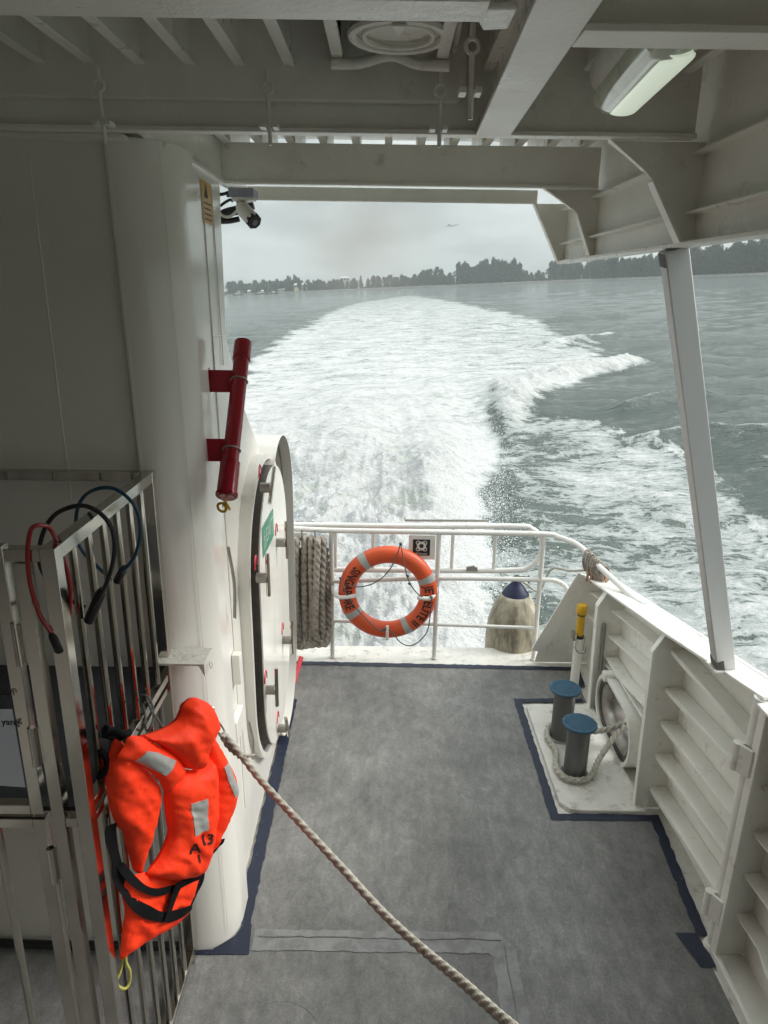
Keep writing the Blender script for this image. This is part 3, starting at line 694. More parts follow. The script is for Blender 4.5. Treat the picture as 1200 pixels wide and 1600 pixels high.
loop = [a0 + Vector((.08,.02,-.02)), a0, (1.36, 3.55, .13), (1.25, 3.44, .07), (1.16, 3.30, .052), (1.085, 3.268, .045), (1.01, 3.30, .045), (.99, 3.39, .048), (1.02, 3.53, .045), (1.00, 3.66, .045), (1.03, 3.76, .05), (1.10, 3.79, .055), (1.17, 3.72, .07), (1.25, 3.64, .10), (1.36, 3.60, .155), a0 + Vector((.01,.03,.015)), a0 + Vector((.10,.04,-.01))]
rope(mr, loop, .0165, step=.006)
tag(obj('mooring_line', mr, 'ropel'), 'pale twisted mooring rope looped round the bollards and led out through the fairlead', 'rope')
# yellow topped light tube on its stand
tl = thing('marker_light', (1.31, 4.26, 0), 'yellow topped marker light tube on a white pipe in the stern corner', 'marker light')
m = MB(); m.tube([(1.31, 4.26, 0), (1.31, 4.26, .40)], .030, n=20); obj('stand_pipe', m, 'bul', tl)
m = MB(); m.tube([(1.31, 4.26, .40), (1.31, 4.26, .585)], .026, n=20); obj('tube', m, 'yellow', tl)
m = MB(); m.lathe([(.033,0),(.036,.006),(.036,.05),(.030,.062)], (1.31, 4.26, .575), n=24); obj('cap', m, 'yellow', tl)
for z_, h_ in ((.566, .006), (.40, .02)): m = MB(); m.lathe([(.031,0),(.031,h_)], (1.31,4.26,z_), n=20); obj('collar', m, 'black', tl)
m = MB(); m.box((1.262, 4.23, .39), (1.285, 4.29, .44)).box((1.28,4.225,.33),(1.286,4.231,.40)).box((1.334,4.225,.32),(1.34,4.231,.42)); obj('clip', m, 'steel', tl)
m = MB(); m.tube(catmull([(1.28,4.24,.34),(1.30,4.225,.31),(1.345,4.23,.30),(1.36,4.25,.335)],6), .0025, n=6); obj('wire', m, 'cord', tl)

# ================================================================== STERN RAILING
YR = 4.68
sr = thing('stern_railing', (.35, YR, 0), 'cream pipe railing across the stern carrying the orange lifebuoy', 'railing')
def rp(px, py, y=YR): return at(px, py, y=y)
tr = MB()
ztop = .985
pr = [(-.66, YR, ztop+.01), (-.37, YR, ztop), (.39, YR, ztop-.003), (1.10, YR, ztop-.005), (1.215, YR-.02, ztop-.02), tuple(at(905, 853, x=1.315)), tuple(at(931, 880, x=1.385)), tuple(at(965, 912, x=1.435)), tuple(at(990, 935, x=1.46)), (1.468, 3.64, capz(3.64)-.01)]
tr.tube(catmull(pr, 8), .019, n=14); obj('top_rail', tr, 'rail', sr)
def post(x, zt, r=.017):
    m = MB(); m.tube([(x, YR, 0), (x, YR, zt)], r, n=14); m.lathe([(r+.006,0),(r,.012)], (x,YR,0), n=14); obj('post', m, 'rail', sr)
post(-.365, ztop); post(.385, ztop); post(1.118, ztop)
m = MB(); m.tube(catmull([(-.365, YR, .60), (.385, YR, .635), (1.118, YR, .635), (1.22, YR, .63), (1.29, YR-.01, .60), (1.325, YR-.03, .55)], 8), .017, n=12); obj('mid_rail', m, 'rail', sr)
m = MB(); m.tube([(-.365, YR, .29), (1.118, YR, .255)], .013, n=12); obj('low_rail', m, 'rail', sr)
m = MB(); m.box((-.66, YR-.03, .915), (-.53, YR-.024, .975)); m.tube([(-.575, YR-.04, .94), (-.575, YR+.02, .94)], .008, n=8); obj('lashing_plate', m, 'rail', sr, bevel=.004)
# lifebuoy arms and hook
BC = Vector((.035, 4.615, .548)); BR, Br = .288, .062
for s in (-1, 1):
    m = MB(); xx = -.365 if s < 0 else .385
    m.tube(catmull([(xx, YR, .565), (xx - s*.02, 4.60, .548), (xx - s*.06, 4.545, .54), (xx - s*.13, 4.54, .545), (BC.x + s*.225, 4.545, .553)], 8), .0145, n=10); obj('buoy_arm', m, 'rail', sr)
m = MB(); m.tube(catmull([(BC.x, YR, .27), (BC.x, 4.60, .225), (BC.x, 4.545, .22), (BC.x, 4.535, .26), (BC.x, 4.54, .325)], 8), .011, n=10); obj('buoy_hook', m, 'rail', sr)
m = MB(); m.tube([(BC.x+.004, 4.56, .21), (BC.x+.004, 4.56, .20)], .011, n=8)

# swung rail panel behind
gp = thing('rail_panel', (.5, 4.77, .7), 'round ended pipe rail panel folded behind the stern railing', 'rail panel')
YG = 4.79; Lx, Rx = -.66, 1.13; zt, zb = .985, .655
pp = [(Lx, YG, zt), (.9, YG, zt+.01)]
arc = [(.95, zt+.012), (1.05, zt-.005), (1.12, zt-.06), (1.14, zt-.14), (1.12, zb+.10), (1.06, zb+.035), (.95, zb+.005)]
m = MB(); m.tube(catmull([(Lx, YG, zt-.002), (.3, YG, zt+.003)] + [(a, YG, b) for a, b in arc] + [(.4, YG, zb-.005), (Lx, YG, zb-.01)], 8), .020, n=12); obj('hoop', m, 'rail', gp)
for x in (-.345, -.075, .495, .80):
    m = MB(); m.tube([(x, YG, zb-.01), (x, YG, zt)], .013, n=10); obj('bar', m, 'rail', gp)
m = MB(); m.box((.60, YG-.03, zb+.005), (.68, YG-.02, zb+.035)).tube([(.60,YG-.025,zb+.03),(.66,YG-.025,zb+.04)], .01, n=8); obj('latch', m, 'steeldull', gp)
m = MB(); m.bar((.15, YG+.03, zt+.035), (.75, YG+.03, zt+.04), .014, .014); m.tube([(.15,YG+.03,zt+.035),(.15,YG+.03,zt+.06)], .004, n=6); obj('upper_strip', m, 'steeldull', gp)
# sign with lifebuoy symbol
sg = thing('lifebuoy_sign', (.28, YR-.02, .80), 'small black and white lifebuoy symbol sign on a grey plate under the top rail', 'sign')
x0, x1, z0, z1 = .175, .362, .785, .965
m = MB(); m.box((x0, YR-.022, z0), (x1, YR-.016, z1)); obj('plate', m, 'rail', sg, bevel=.002)
m = MB(); a0, a1, c0, c1 = .205, .325, .815, .935; m.box((a0, YR-.0245, c0), (a1, YR-.0225, c1)); obj('black_field', m, 'ink', sg)
m = MB(); cx, cz = (a0+a1)/2, c0+.072
m.torus((cx, YR-.025, cz), (0,1,0), .026, .006, n=32, m=6, flat=.15); m.torus((cx, YR-.025, cz), (0,1,0), .019, .0035, n=32, m=6, flat=.15)
for k in range(4):
    a = PI/4 + k*PI/2; ccx, ccz = cx + .033*math.cos(a), cz + .033*math.sin(a)
    m.torus((ccx, YR-.025, ccz), (0,1,0), .013, .003, n=20, m=5, flat=.15, a0=-(a)-1.3 if False else 0, a1=2*PI)
    m.box((cx + .026*math.cos(a)-.006, YR-.0262, cz + .026*math.sin(a)-.006), (cx + .026*math.cos(a)+.006, YR-.0250, cz + .026*math.sin(a)+.006))
obj('symbol', m, 'signw', sg)
m = text_mb('lifebuoy', .026, lambda a, b: (cx + a, YR-.0256, c0+.014 + b)); obj('lettering', m, 'signw', sg, smooth=0)

# ================================================================== LIFEBUOY
lb = thing('lifebuoy', (BC.x, BC.y, BC.z-.35), 'orange lifebuoy ring lettered SINGAPORE and JET ELITE II, hung on the stern railing', 'lifebuoy')
m = MB(); m.torus(BC, (0,1,0), BR, Br, n=96, m=24, flat=.85); obj('ring', m, 'buoy', lb, smooth=60)
def pol(ang, rad, lift=0.):
    """point on the ring's face: ang round the ring (0 = right, CCW seen from the deck), rad from its centre"""
    k = max(-1, min(1, (rad-BR)/Br)); d = math.sqrt(max(0, 1-k*k))*Br*.85 + lift
    return Vector((BC.x + rad*math.cos(ang), BC.y - d, BC.z + rad*math.sin(ang)))
for ad in (124, 23, 212, -61):
    a = math.radians(ad); vs = []; hw = .085; K, Q = 6, 28
    for i in range(K+1):
        aa = a - hw + 2*hw*i/K
        for j in range(Q):
            b = 2*PI*j/Q; rr = BR + (Br+.0015)*math.cos(b); vs.append((BC.x + rr*math.cos(aa), BC.y + (Br+.0015)*.85*math.sin(b), BC.z + rr*math.sin(aa)))
    m = MB(); m.add(vs, [(i*Q+j, i*Q+(j+1)%Q, (i+1)*Q+(j+1)%Q, (i+1)*Q+j) for i in range(K) for j in range(Q)]); obj('tape_band', m, 'tape', lb, smooth=60)
def ringtext(s, size, amid, inward, span):
    vs, fs = text_geo(s, size, .0022, .008); W = max(v.x for v in vs) - min(v.x for v in vs); k = span/W
    o = []
    for v in vs:
        a = math.radians(amid) + (v.x*k if inward else -v.x*k)
        o.append(pol(a, BR - v.y*1.0 if inward else BR + v.y, .0012))
    m = MB(); m.add(o, fs); return m
obj('lettering', ringtext('SINGAPORE', .088, 170, True, math.radians(66)), 'ink', lb, smooth=0)
obj('lettering', ringtext('JET ELITE II', .088, -18, False, math.radians(66)), 'ink', lb, smooth=0)
def bl(pts, y=4.535): return [at(a, b, y=y) for a, b in pts]
m = MB(); r_ = .0042
m.tube(catmull(bl([(626,848),(622,862),(612,885),(598,902),(580,913),(560,917),(545,914)]), 6), r_, n=7)
m.tube(catmull(bl([(626,848),(629,866),(634,892),(640,910),(650,925),(662,934),(672,936)]), 6), r_, n=7)
m.tube(catmull(bl([(675,934),(673,955),(668,985),(655,1002),(640,1009),(625,1003),(613,988),(603,982),(596,984)]), 6), r_, n=7)
m.tube(catmull(bl([(532,905),(540,925),(555,948),(575,970),(590,984),(600,986)]), 6), r_, n=7)
for p in ((626,850),(674,933),(601,984),(532,904),(637,900),(640,912)):
    q = at(*p, y=4.535); m.torus(q, (.3,1,.2), .007, .005, n=12, m=6)
obj('grab_line', m, 'cord', lb)

# ================================================================== FENDER
fn = thing('fender', (1.05, 4.98, -.55), 'big grimy cream fender with navy top hanging outside the stern', 'fender')
c_ = at(803, 960, y=4.98); cx = c_.x
m = MB(); m.lathe([(.10,-.62),(.18,-.55),(.205,-.42),(.207,.02),(.195,.14),(.165,.25),(.125,.33),(.105,.36)], (cx, 4.98, .03), n=40); obj('body', m, 'fender', fn, smooth=60)
m = MB(); m.lathe([(.112,.345),(.090,.385),(.055,.43),(.035,.455),(.03,.475)], (cx, 4.98, .03), n=32); obj('cap', m, 'fendtop', fn, smooth=60)
m = MB(); m.torus((cx, 4.98, .52), (0,1,0), .02, .008, n=16, m=8); rope(m, [(cx, 4.98, .53), (cx+.02, 4.90, .56), (cx+.03, 4.80, .60), (cx+.02,4.70,.625)], .009); m.torus((cx+.03,4.70,.63),(1,0,0), .022,.007,n=14,m=7)
obj('lanyard', m, 'cord', fn)

# ================================================================== ROPE COIL hung on the railing, left
rc = thing('rope_coil', (-.5, 4.55, .15), 'thick grey mooring rope hung in long bights on the railing beside the door', 'rope')
m = MB(); random.seed(3)
xs = [-.66, -.605, -.55, -.50, -.455, -.42]
for k, x in enumerate(xs):
    yo = 4.60 - .05*random.random(); zb_ = .15 + .05*random.random(); dx = random.uniform(-.01, .03) if x < -.47 else random.uniform(-.03, -.01); w_ = .022
    P_ = [(x, yo+.11, .82), (x-.004, yo+.09, .90), (x, yo+.03, .945), (x+.004, yo, .90), (x+dx*.3, yo-.015, .7), (x+dx*.8, yo-.02, .45), (x+dx, yo-.015, zb_+.10), (x+dx+.015, yo-.01, zb_+.02), (x+dx+.03, yo+.01, zb_-.01), (x+dx+.045, yo+.03, zb_+.04), (x+dx+.04, yo+.05, zb_+.2), (x+.02, yo+.08, .6), (x+.01, yo+.10, .85)]
    rope(m, P_, .0235, step=.007, amp=.36)
for k in range(5):
    x = -.64 + k*.04; yo = 4.55; rope(m, [(x, yo+.05, .5), (x+.01, yo+.03, .22), (x+.05, yo-.01, .15+.01*k), (x+.08, yo, .17), (x+.10, yo+.04, .26)], .0215, step=.008, amp=.36)
obj('bights', m, 'rope', rc)
m = MB()
for k in range(3): m.tube(catmull([(-.66+.09*k, 4.66, .985), (-.655+.09*k, 4.62, .995), (-.65+.09*k, 4.60, .95), (-.66+.09*k, 4.66, .93)], 5), .006, n=6)
obj('lashing', m, 'cord', rc)

# red hose strap by the door
m = MB(); a = [at(*p, x=-.585) for p in ((459,1020),(456,1038),(452,1055),(451,1072))]
a = [Vector((-.56, 4.40, .15)), Vector((-.575, 4.34, .10)), Vector((-.59, 4.26, .045)), Vector((-.592, 4.16, .01))]
m.tube(catmull(a, 5), [.018]*6+[.014]*5+[.008]*5, n=8, flat=.35)
tag(obj('red_strap', m, 'redm'), 'short bright red strap lying against the wall foot below the rope coil', 'strap')

# rope bundle on the rail corner, and the line trailing from it
rb = thing('heaving_line', (1.42, 4.3, .8), 'small bundle of grey and tan line tied on the rail at the stern corner', 'rope')
m = MB(); m2 = MB(); ctr = at(931, 884, x=1.385)
for k in range(9):
    t = -1 + 2*k/8; c2 = ctr + Vector((t*.045, -t*.055, -t*.035)); w_ = .062 + .02*random.random()
    pts = [c2 + Vector((-.012, -.01, -w_)), c2 + Vector((-.030, -.02, -.01)), c2 + Vector((-.012, .0, .040+.01*random.random())), c2 + Vector((.020, .02, .035)), c2 + Vector((.035, .02, -.01)), c2 + Vector((.02, .01, -w_-.02))]
    rope(m, pts, .0085, closed=True, step=.005)
for k in range(6):
    t = -1 + 2*k/5; c2 = ctr + Vector((t*.045, -.035 - t*.05, -.01))
    rope(m2, [c2 + Vector((-.01, 0, .02)), c2 + Vector((.0, -.01, -.05)), c2 + Vector((.004*k, 0, -.105))], .009, step=.005)
m3_ = MB(); rope(m3_, [ctr + Vector((-.03, .05, -.05)), ctr + Vector((-.09, .25, -.14)), ctr + Vector((-.16, .5, -.23)), Vector((1.18, 4.93, .44)), Vector((1.09, 4.97, .475)), Vector((1.05, 4.98, .50))], .0085)
obj('wraps', m, 'rope', rb); obj('strands', m2, 'ropeo', rb); obj('tail', m3_, 'ropel', rb)

# ================================================================== CCTV CAMERA, JUNCTION BOX, CABLE BUNDLE, STICKER
Yc = 3.30
a, b = at(358, 287, y=Yc), at(398, 309, y=Yc)
jb = tag(obj('junction_box', MB().box((a.x, Yc-.03, b.z), (b.x, Yc+.09, 2.998)), 'junct', bevel=.004), 'grey junction box under the stern beam, above the security camera', 'junction box')
cc = thing('security_camera', ((a.x+b.x)/2, Yc, b.z), 'white bullet security camera with black face hanging from the junction box', 'security camera')
mx_ = (a.x+b.x)/2 + .004
m = MB(); m.lathe([(.052,0),(.052,-.010),(.030,-.014),(.026,-.016)][::-1], (mx_, Yc+.02, b.z-.0005), n=28); m.lathe([(.026,-.016),(.020,-.045),(.017,-.05)][::-1], (mx_-.01, Yc+.02, b.z), n=20); obj('mount', m, 'cctv', cc)
h0 = at(378, 325, y=Yc-.01); h1 = at(397, 346, y=Yc-.07); dd = (h1-h0).normalized()
m = MB(); m.tube([h0 - dd*.02, h0, h0 + dd*.015, h1], [.018, .028, .031, .032], n=22); m.tube([Vector((mx_-.01,Yc+.02,b.z-.04)), h0+Vector((0,0,.004))], .016, n=12); obj('housing', m, 'cctv', cc, bevel=.001)
m = MB(); m.tube([h1 - dd*.012, h1 + dd*.002, h1+dd*.008], [.0335, .034, .030], n=8); obj('face', m, 'black', cc)
m = MB(); m.tube([h1 + dd*.008, h1 + dd*.010], .013, n=20); obj('lens', m, 'bollard', cc)
cbn = thing('cable_bundle', (-.70, 3.42, 2.85), 'black cable bundle clipped to the wall edge behind the security camera', 'cable')
m = MB()
def cp_(pts, y): return [at(p[0], p[1], y=y) for p in pts]
m.tube(catmull(cp_([(343,338),(356,332),(372,328),(388,322),(396,320)], 3.42), 6), .022, n=10, flat=.8)
m.tube(catmull(cp_([(343,346),(360,345),(374,342)], 3.42), 6), .012, n=8)
m.tube(catmull(cp_([(344,322),(352,316),(360,312),(364,315)], 3.38), 6), .006, n=8)
m.tube(catmull(cp_([(342,304),(350,303),(357,301),(356,308)], 3.36), 6), .007, n=8)
obj('black_cable', m, 'black', cbn)
m = MB(); m.tube(catmull(cp_([(343,333),(350,338),(360,338),(370,330),(376,324)], 3.36), 6), .006, n=8); obj('white_cable', m, 'cctv', cbn)
ys0, ys1, zs0, zs1 = 2.65, 2.79, 2.83, 2.955
stx = thing('warning_sticker', (xw(2.9)+.002, 2.74, 2.8), 'amber warning sticker on the wall beside the security camera', 'sticker')
q0, q1, q2, q3 = at(328,276,x=xw(2.9)+.002), at(343,286,x=xw(2.9)+.002), at(344,344,x=xw(2.85)+.002), at(330,334,x=xw(2.85)+.002)
q0, q1, q3, q2 = [Vector((xw(z)+.0015, y, z)) for y, z in ((2.70, 2.955), (2.86, 2.955), (2.70, 2.815), (2.86, 2.815))]
obj('sheet', MB().add([q0, q1, q2, q3], [(0,1,2,3)]), 'sticker', stx, smooth=0)
m = MB(); c2 = Vector((xw(2.9)+.003, 2.77, 2.92)); m.add([c2 + Vector((0,-.025,-.02)), c2 + Vector((0,.025,-.02)), c2 + Vector((0,0,.025))], [(0,1,2)])
for k in range(4): m.add([(xw(2.88-.02*k)+.0025, 2.72, 2.885-.018*k), (xw(2.88-.02*k)+.0025, 2.84-.01*(k%2), 2.885-.018*k), (xw(2.88-.02*k)+.0025, 2.84-.01*(k%2), 2.880-.018*k), (xw(2.88-.02*k)+.0025, 2.72, 2.880-.018*k)], [(0,1,2,3)])
obj('print', m, 'ink', stx, smooth=0)

# ================================================================== RED TUBE
t0, t1 = at(380, 536, x=-.535), at(353, 783, x=-.528)
t1 = at(354, 776, x=-.53); dd = (t1-t0).normalized()
rt = thing('document_tube', tuple(t1), 'dark red capped storage tube slanting on two wall brackets above the door', 'storage tube')
Lt = (t1-t0).length
m = MB(); m.tube([t0, t1], .0285, n=28); obj('tube', m, 'redp', rt)
m = MB(); m.tube([t0 - dd*.004, t0 - dd*.0, t0 + dd*.075, t0 + dd*.078], [.024, .0325, .0325, .029], n=28); obj('end_cap', m, 'redp', rt)
m = MB(); m.tube([t1 - dd*.135, t1-dd*.13, t1, t1 + dd*.003, t1 - dd*.004], [.029, .034, .035, .028, .010], n=28); m.tube([t1-dd*.012, t1-dd*.004], .038, n=28); obj('screw_cap', m, 'redp', rt)
for k in (.27, .72):
    p = t0 + dd*(Lt*k); m = MB(); wx = xw(p.z)
    m.box((wx+.0, p.y-.005-.03, p.z-.045), (wx+.006, p.y+.03, p.z+.045)); m.box((wx+.004, p.y-.003, p.z-.04), (p.x-.02, p.y+.003, p.z+.04)); bo = obj('bracket', m, 'redp', rt, bevel=.001)
    m = MB(); m.torus(p, dd, .0305, .003, n=28, m=6); obj('clamp_band', m, 'steeldull', bo)
m = MB(); kx = t1 + Vector((-.015, -.01, -.035)); m.torus(kx, (.3,1,.2), .016, .005, n=18, m=6); m.torus(kx + Vector((.02,0,.006)), (1,.3,.5), .014, .004, n=18, m=6); m.tube([t1, kx], .002, n=5)
obj('yellow_tag', m, 'yellow', rt)

# ================================================================== STAINLESS CAGE
XC = -.752; YN, YF = 1.50, 2.19; ZT = 2.035
cg = thing('steel_cage', (-1.2, 1.85, 0), 'stainless steel barred cage locker with a hinged door against the front wall, lower left', 'cage')
def sq(p, q, w, mtl='steel', name='rail', parent=None, h=None):
    m = MB(); m.bar(p, q, w, h or w, up=(0,1,0) if abs(Vector(q)[2]-Vector(p)[2]) > .5 else (0,0,1)); return obj(name, m, mtl, parent or cg, bevel=.0015)
sq((XC, YF, 0), (XC, YF, ZT), .034, name='post'); sq((XC, YN, 0), (XC, YN, ZT-.0), .036, name='post')
sq((XC, YN+.019, ZT-.017), (XC, YF-.018, ZT-.017), .034, name='top_rail')
sq((XC, YN+.019, 1.315), (XC, YF-.018, 1.305), .026, name='mid_rail'); sq((XC-.001, YN+.019, 1.268), (XC-.001, YF-.018, 1.258), .022, name='mid_rail')
sq((XC, YN+.019, .05), (XC, YF-.018, .05), .03, name='bottom_rail')
for y in (1.60, 1.695, 1.79, 1.89, 1.99, 2.09):
    m = MB(); m.tube([(XC+.002, y, .066), (XC+.002, y, 1.246)], .0105, n=10); obj('bar', m, 'steel', cg)
    m = MB(); m.tube([(XC+.002, y, 1.329), (XC+.002, y, ZT-.035)], .0105, n=10); obj('bar', m, 'steel', cg)
sq((XC-.019, YF+.001, ZT-.017), (-1.9, YF+.001, ZT-.017), .03, name='top_rail'); sq((XC-.019, YN, ZT-.018), (-.88, YN, ZT-.018), .030, name='top_rail')
sq((-.818, YN, 0), (-.818, YN, ZT-.036), .032, name='post'); 
for x in (-.80, -.90, -1.05, -1.2, -1.35):
    m = MB(); m.box((x-.003, YF-.018, ZT-.03), (x+.003, YF-.0145, ZT-.004)); obj('rivet', m, 'steeldull', cg)
for zc in (1.288,): sq((XC-.02, YN, zc), (-.802, YN, zc), .028, name='mid_rail')
cd = None
def leaf(z0, z1, nm):
    m = MB(); xs_ = -.868; m.bar((xs_, YN-.004, z0), (xs_, YN-.004, z1), .032, .028, up=(0,1,0)); m.bar((-1.86, YN-.004, z0+.014), (xs_-.0165, YN-.004, z0+.014), .028, .028); m.bar((-1.86, YN-.004, z1-.014), (xs_-.0165, YN-.004, z1-.014), .028, .028)
    d = obj(nm, m, 'steel', cg, bevel=.0015)
    for i in range(7):
        x = -.985 - .13*i; k = MB(); k.tube([(x, YN-.004, z0+.029), (x, YN-.004, z1-.029)], .0105, n=10); obj('bar', k, 'steel', d)
    return d
up_ = leaf(1.315, ZT+.004, 'upper_door'); lo_ = leaf(.06, 1.300, 'lower_door')
for z in (1.80, 1.52, 1.16, .3):
    m = MB(); m.tube([(-.847, YN-.022, z-.055), (-.847, YN-.022, z+.055)], .0095, n=14); m.box((-.847, YN-.017, z-.05), (-.830, YN-.0172+.003, z+.05)); obj('hinge', m, 'steel', cg)
m = MB(); m.box((-1.88, 1.53, 1.285), (-.775, 2.245, 1.300)); obj('counter', m, 'shelf', cg)
tagm = tag
nt_ = thing('paper_notice', (-.97, YN-.02, 1.45), 'grey printed paper notice taped to the cage door at the left edge', 'notice')
a, b = at(0, 1010, y=YN-.021), at(38, 1185, y=YN-.021)
m = MB(); m.add([(-1.20, YN-.021, 1.42), (-.885, YN-.021, 1.40), (-.885, YN-.022, 1.625), (-1.20, YN-.022, 1.625)], [(0,1,2,3)]); obj('sheet', m, 'paper', nt_, smooth=0)
for s_, px, py in (('ection', 22, 1082), ('dan yang', 30, 1129)):
    q = at(px, py, y=YN-.024); vs, fs = text_geo(s_, .024, .0004); xr = max(v.x for v in vs)
    m = MB(); m.add([(q.x + v.x - xr, YN-.0235, q.z + v.y) for v in vs], fs); obj('print', m, 'ink', nt_, smooth=0)

# ------------------------------------------------------------------ cable locks on the top rail
def loopat(pts, y, dx=0): return [at(p[0], p[1], y=y) for p in pts]
def lock(name_lab, pts, ys, r, m, head, hw, hr):
    t = thing('cable_lock', tuple(at(*head[0], y=ys)), name_lab, 'cable lock', 'cable locks hung on the cage top rail')
    k = MB(); n = len(pts); P_ = []
    for i, p in enumerate(pts):
        yy = ys + (-.02 if i < n/2 else .035)*(1 if True else 0); P_.append(at(p[0], p[1], y=yy))
    k.tube(catmull(P_, 8), r, n=10); obj('cable', k, m, t)
    k = MB(); a, b = at(*head[0], y=ys-.01), at(*head[1], y=ys-.01); d = (b-a).normalized()
    k.tube([a - d*.01, a, a + d*.004, b - d*.004, b], [hr*.6, hr*.85, hr, hr, hr*.8], n=14); obj('lock_body', k, 'black', t); return t
lock('red cable lock looped over the cage rail, nearest the camera', [(80,988),(62,960),(48,915),(43,870),(47,832),(58,821),(78,826),(95,862),(108,905),(110,945),(104,980),(98,996)], 1.50, .0052, 'cred', [(84,990),(96,1018)], 0, .014)
lock('black cable lock looped over the cage rail, between the red and the blue one', [(145,950),(165,915),(178,870),(176,830),(160,805),(135,791),(108,793),(82,808),(65,840),(62,880),(80,915),(105,935),(133,949)], 1.60, .0055, 'black', [(158,925),(138,972)], 0, .013)
lock('dark blue cable lock hung over the far part of the cage rail', [(190,895),(210,870),(219,835),(215,800),(200,778),(180,764),(155,763),(132,775),(120,800),(120,840),(132,865),(152,885),(168,900)], 1.80, .0050, 'cblue', [(193,889),(182,910)], 0, .011)

# ================================================================== LIFE JACKET
JP = Vector((-.70, 1.62, 1.4)); JD = Vector((.26, .40, 0)).normalized(); JN = Vector((JD.y, -JD.x, 0)); JZ = Vector((0, 0, 1))
def juv(a, b):
    """zoomed-survey coordinates -> (u, v) in the jacket's own hanging plane"""
    q = atp(100 + a/3.2, 1050 + b/3.2, JP, JN); return ((q-JP).dot(JD), q.z)
def npin(poly, X, Y):
    ins = np.zeros(len(X), bool); n = len(poly)
    for i in range(n):
        x1, y1 = poly[i]; x2, y2 = poly[(i+1) % n]
        c = ((y1 > Y) != (y2 > Y)) & (X < (x2-x1)*(Y-y1)/((y2-y1) or 1e-12) + x1); ins ^= c
    return ins
def ndist(poly, X, Y, closed=True):
    d = np.full(len(X), 1e9); n = len(poly)
    for i in range(n if closed else n-1):
        x1, y1 = poly[i]; x2, y2 = poly[(i+1) % n]; dx, dy = x2-x1, y2-y1
        t = np.clip(((X-x1)*dx + (Y-y1)*dy)/(dx*dx+dy*dy+1e-12), 0, 1); d = np.minimum(d, np.hypot(X-x1-t*dx, Y-y1-t*dy))
    return d
PANELS = []
class Panel:
    def __init__(s, pts, T, W, off, sd, wr=.006, tilt=(0, 0), closed_smooth=True):
        p = [Vector((*juv(*q), 0)) for q in pts]; p = catmull(p, 5, True); s.poly = [(a.x, a.y) for a in p]
        s.T, s.W, s.off, s.sd, s.wr, s.tilt = T, W, off, sd, wr, tilt
        s.c = (sum(a[0] for a in s.poly)/len(s.poly), sum(a[1] for a in s.poly)/len(s.poly)); PANELS.append(s)
    def base(s, u, v): return s.off + s.tilt[0]*(u-s.c[0]) + s.tilt[1]*(v-s.c[1])
    def h(s, u, v):
        U_, V_ = np.array([u]), np.array([v])
        d = float(ndist(s.poly, U_, V_)[0]) if npin(s.poly, U_, V_)[0] else 0.
        k = min(1, d/s.W); r = s.T*math.sqrt(max(0, 1-(1-k)**2))
        wx = .03*mnoise.noise(Vector((u*7, v*7, s.sd))); uu, vv = u + wx, v - wx
        q = mnoise.noise(Vector((u*9+s.sd, v*4.5, s.sd*3)))*1.0 - 1.5*abs(mnoise.noise(Vector((uu*17 + vv*6, vv*5+s.sd, s.sd)))) - .9*abs(mnoise.noise(Vector(((uu+vv)*26, (uu-vv)*9, s.sd)))) + .25*mnoise.noise(Vector((u*60, v*40, s.sd))) + .9; q *= 1.35
        edge = math.sin((u*1.0+v*1.3)*150+s.sd)*.12*max(0, 1-k*1.6)          # puckered seams
        return r + (q + edge)*s.wr*k**.5, d
    def mesh(s, mb, step=.0075):
        P_ = []; n = len(s.poly)
        for i in range(n):
            a, b = Vector(s.poly[i]), Vector(s.poly[(i+1)%n]); k = max(1, int((b-a).length/step))
            for j in range(k): P_.append(a.lerp(b, j/k))
        nb = len(P_); xs = [p.x for p in P_]; ys = [p.y for p in P_]
        gx, gy = np.meshgrid(np.arange(min(xs), max(xs), step), np.arange(min(ys), max(ys), step)); gx = gx.ravel() + rng.uniform(-.2, .2, gx.size)*step; gy = gy.ravel() + rng.uniform(-.2, .2, gy.size)*step
        pl_ = [tuple(p) for p in P_]; ok = npin(pl_, gx, gy) & (ndist(pl_, gx, gy) > step*.55)
        pts = P_ + [Vector((a, b)) for a, b in zip(gx[ok], gy[ok])]
        r = delaunay_2d_cdt(pts, [(i, (i+1) % nb) for i in range(nb)], [], 1, 1e-6)
        V_, F_ = r[0], r[2]; f = []; bk = []
        bset = set()
        for i, p in enumerate(V_):
            hh, d = s.h(p.x, p.y); b0_ = s.base(p.x, p.y); w0 = JP*1; w0 = Vector((JP.x, JP.y, 0)) + JD*p.x + JZ*p.y
            f.append(w0 + JN*(b0_ + hh)); bk.append(w0 + JN*(b0_ - (hh*.6 if d > 1e-4 else .0) ))
        n = len(f); mb.add(f + bk, [tuple(t) for t in F_] + [tuple(i+n for i in t)[::-1] for t in F_] )
        return mb
def surf(u, v, lift=.002, only=None):
    best = 0
    for p in (only or PANELS):
        if npin(p.poly, np.array([u]), np.array([v]))[0]: best = max(best, p.base(u, v) + p.h(u, v)[0])
    return Vector((JP.x, JP.y, 0)) + JD*u + JZ*v + JN*(best + lift)
jk = thing('life_jacket', tuple(JP + JD*.2 + Vector((0,0,-.75))), 'bright orange life jacket with grey patches and black straps, hung on the steel cage', 'life jacket')
pL = Panel([(262,330),(240,370),(222,420),(205,470),(208,560),(222,650),(236,710),(262,770),(290,800),(318,900),(345,985),(372,1000),(392,930),(420,850),(448,745),(470,650),(468,560),(430,500),(340,400)], .040, .05, .0, 3, .009, (-.02, 0))
pS = Panel([(278,298),(340,300),(430,345),(500,385),(548,440),(556,475),(512,520),(462,578),(430,520),(340,440),(235,415),(222,395),(255,345)], .030, .045, .038, 8, .006)
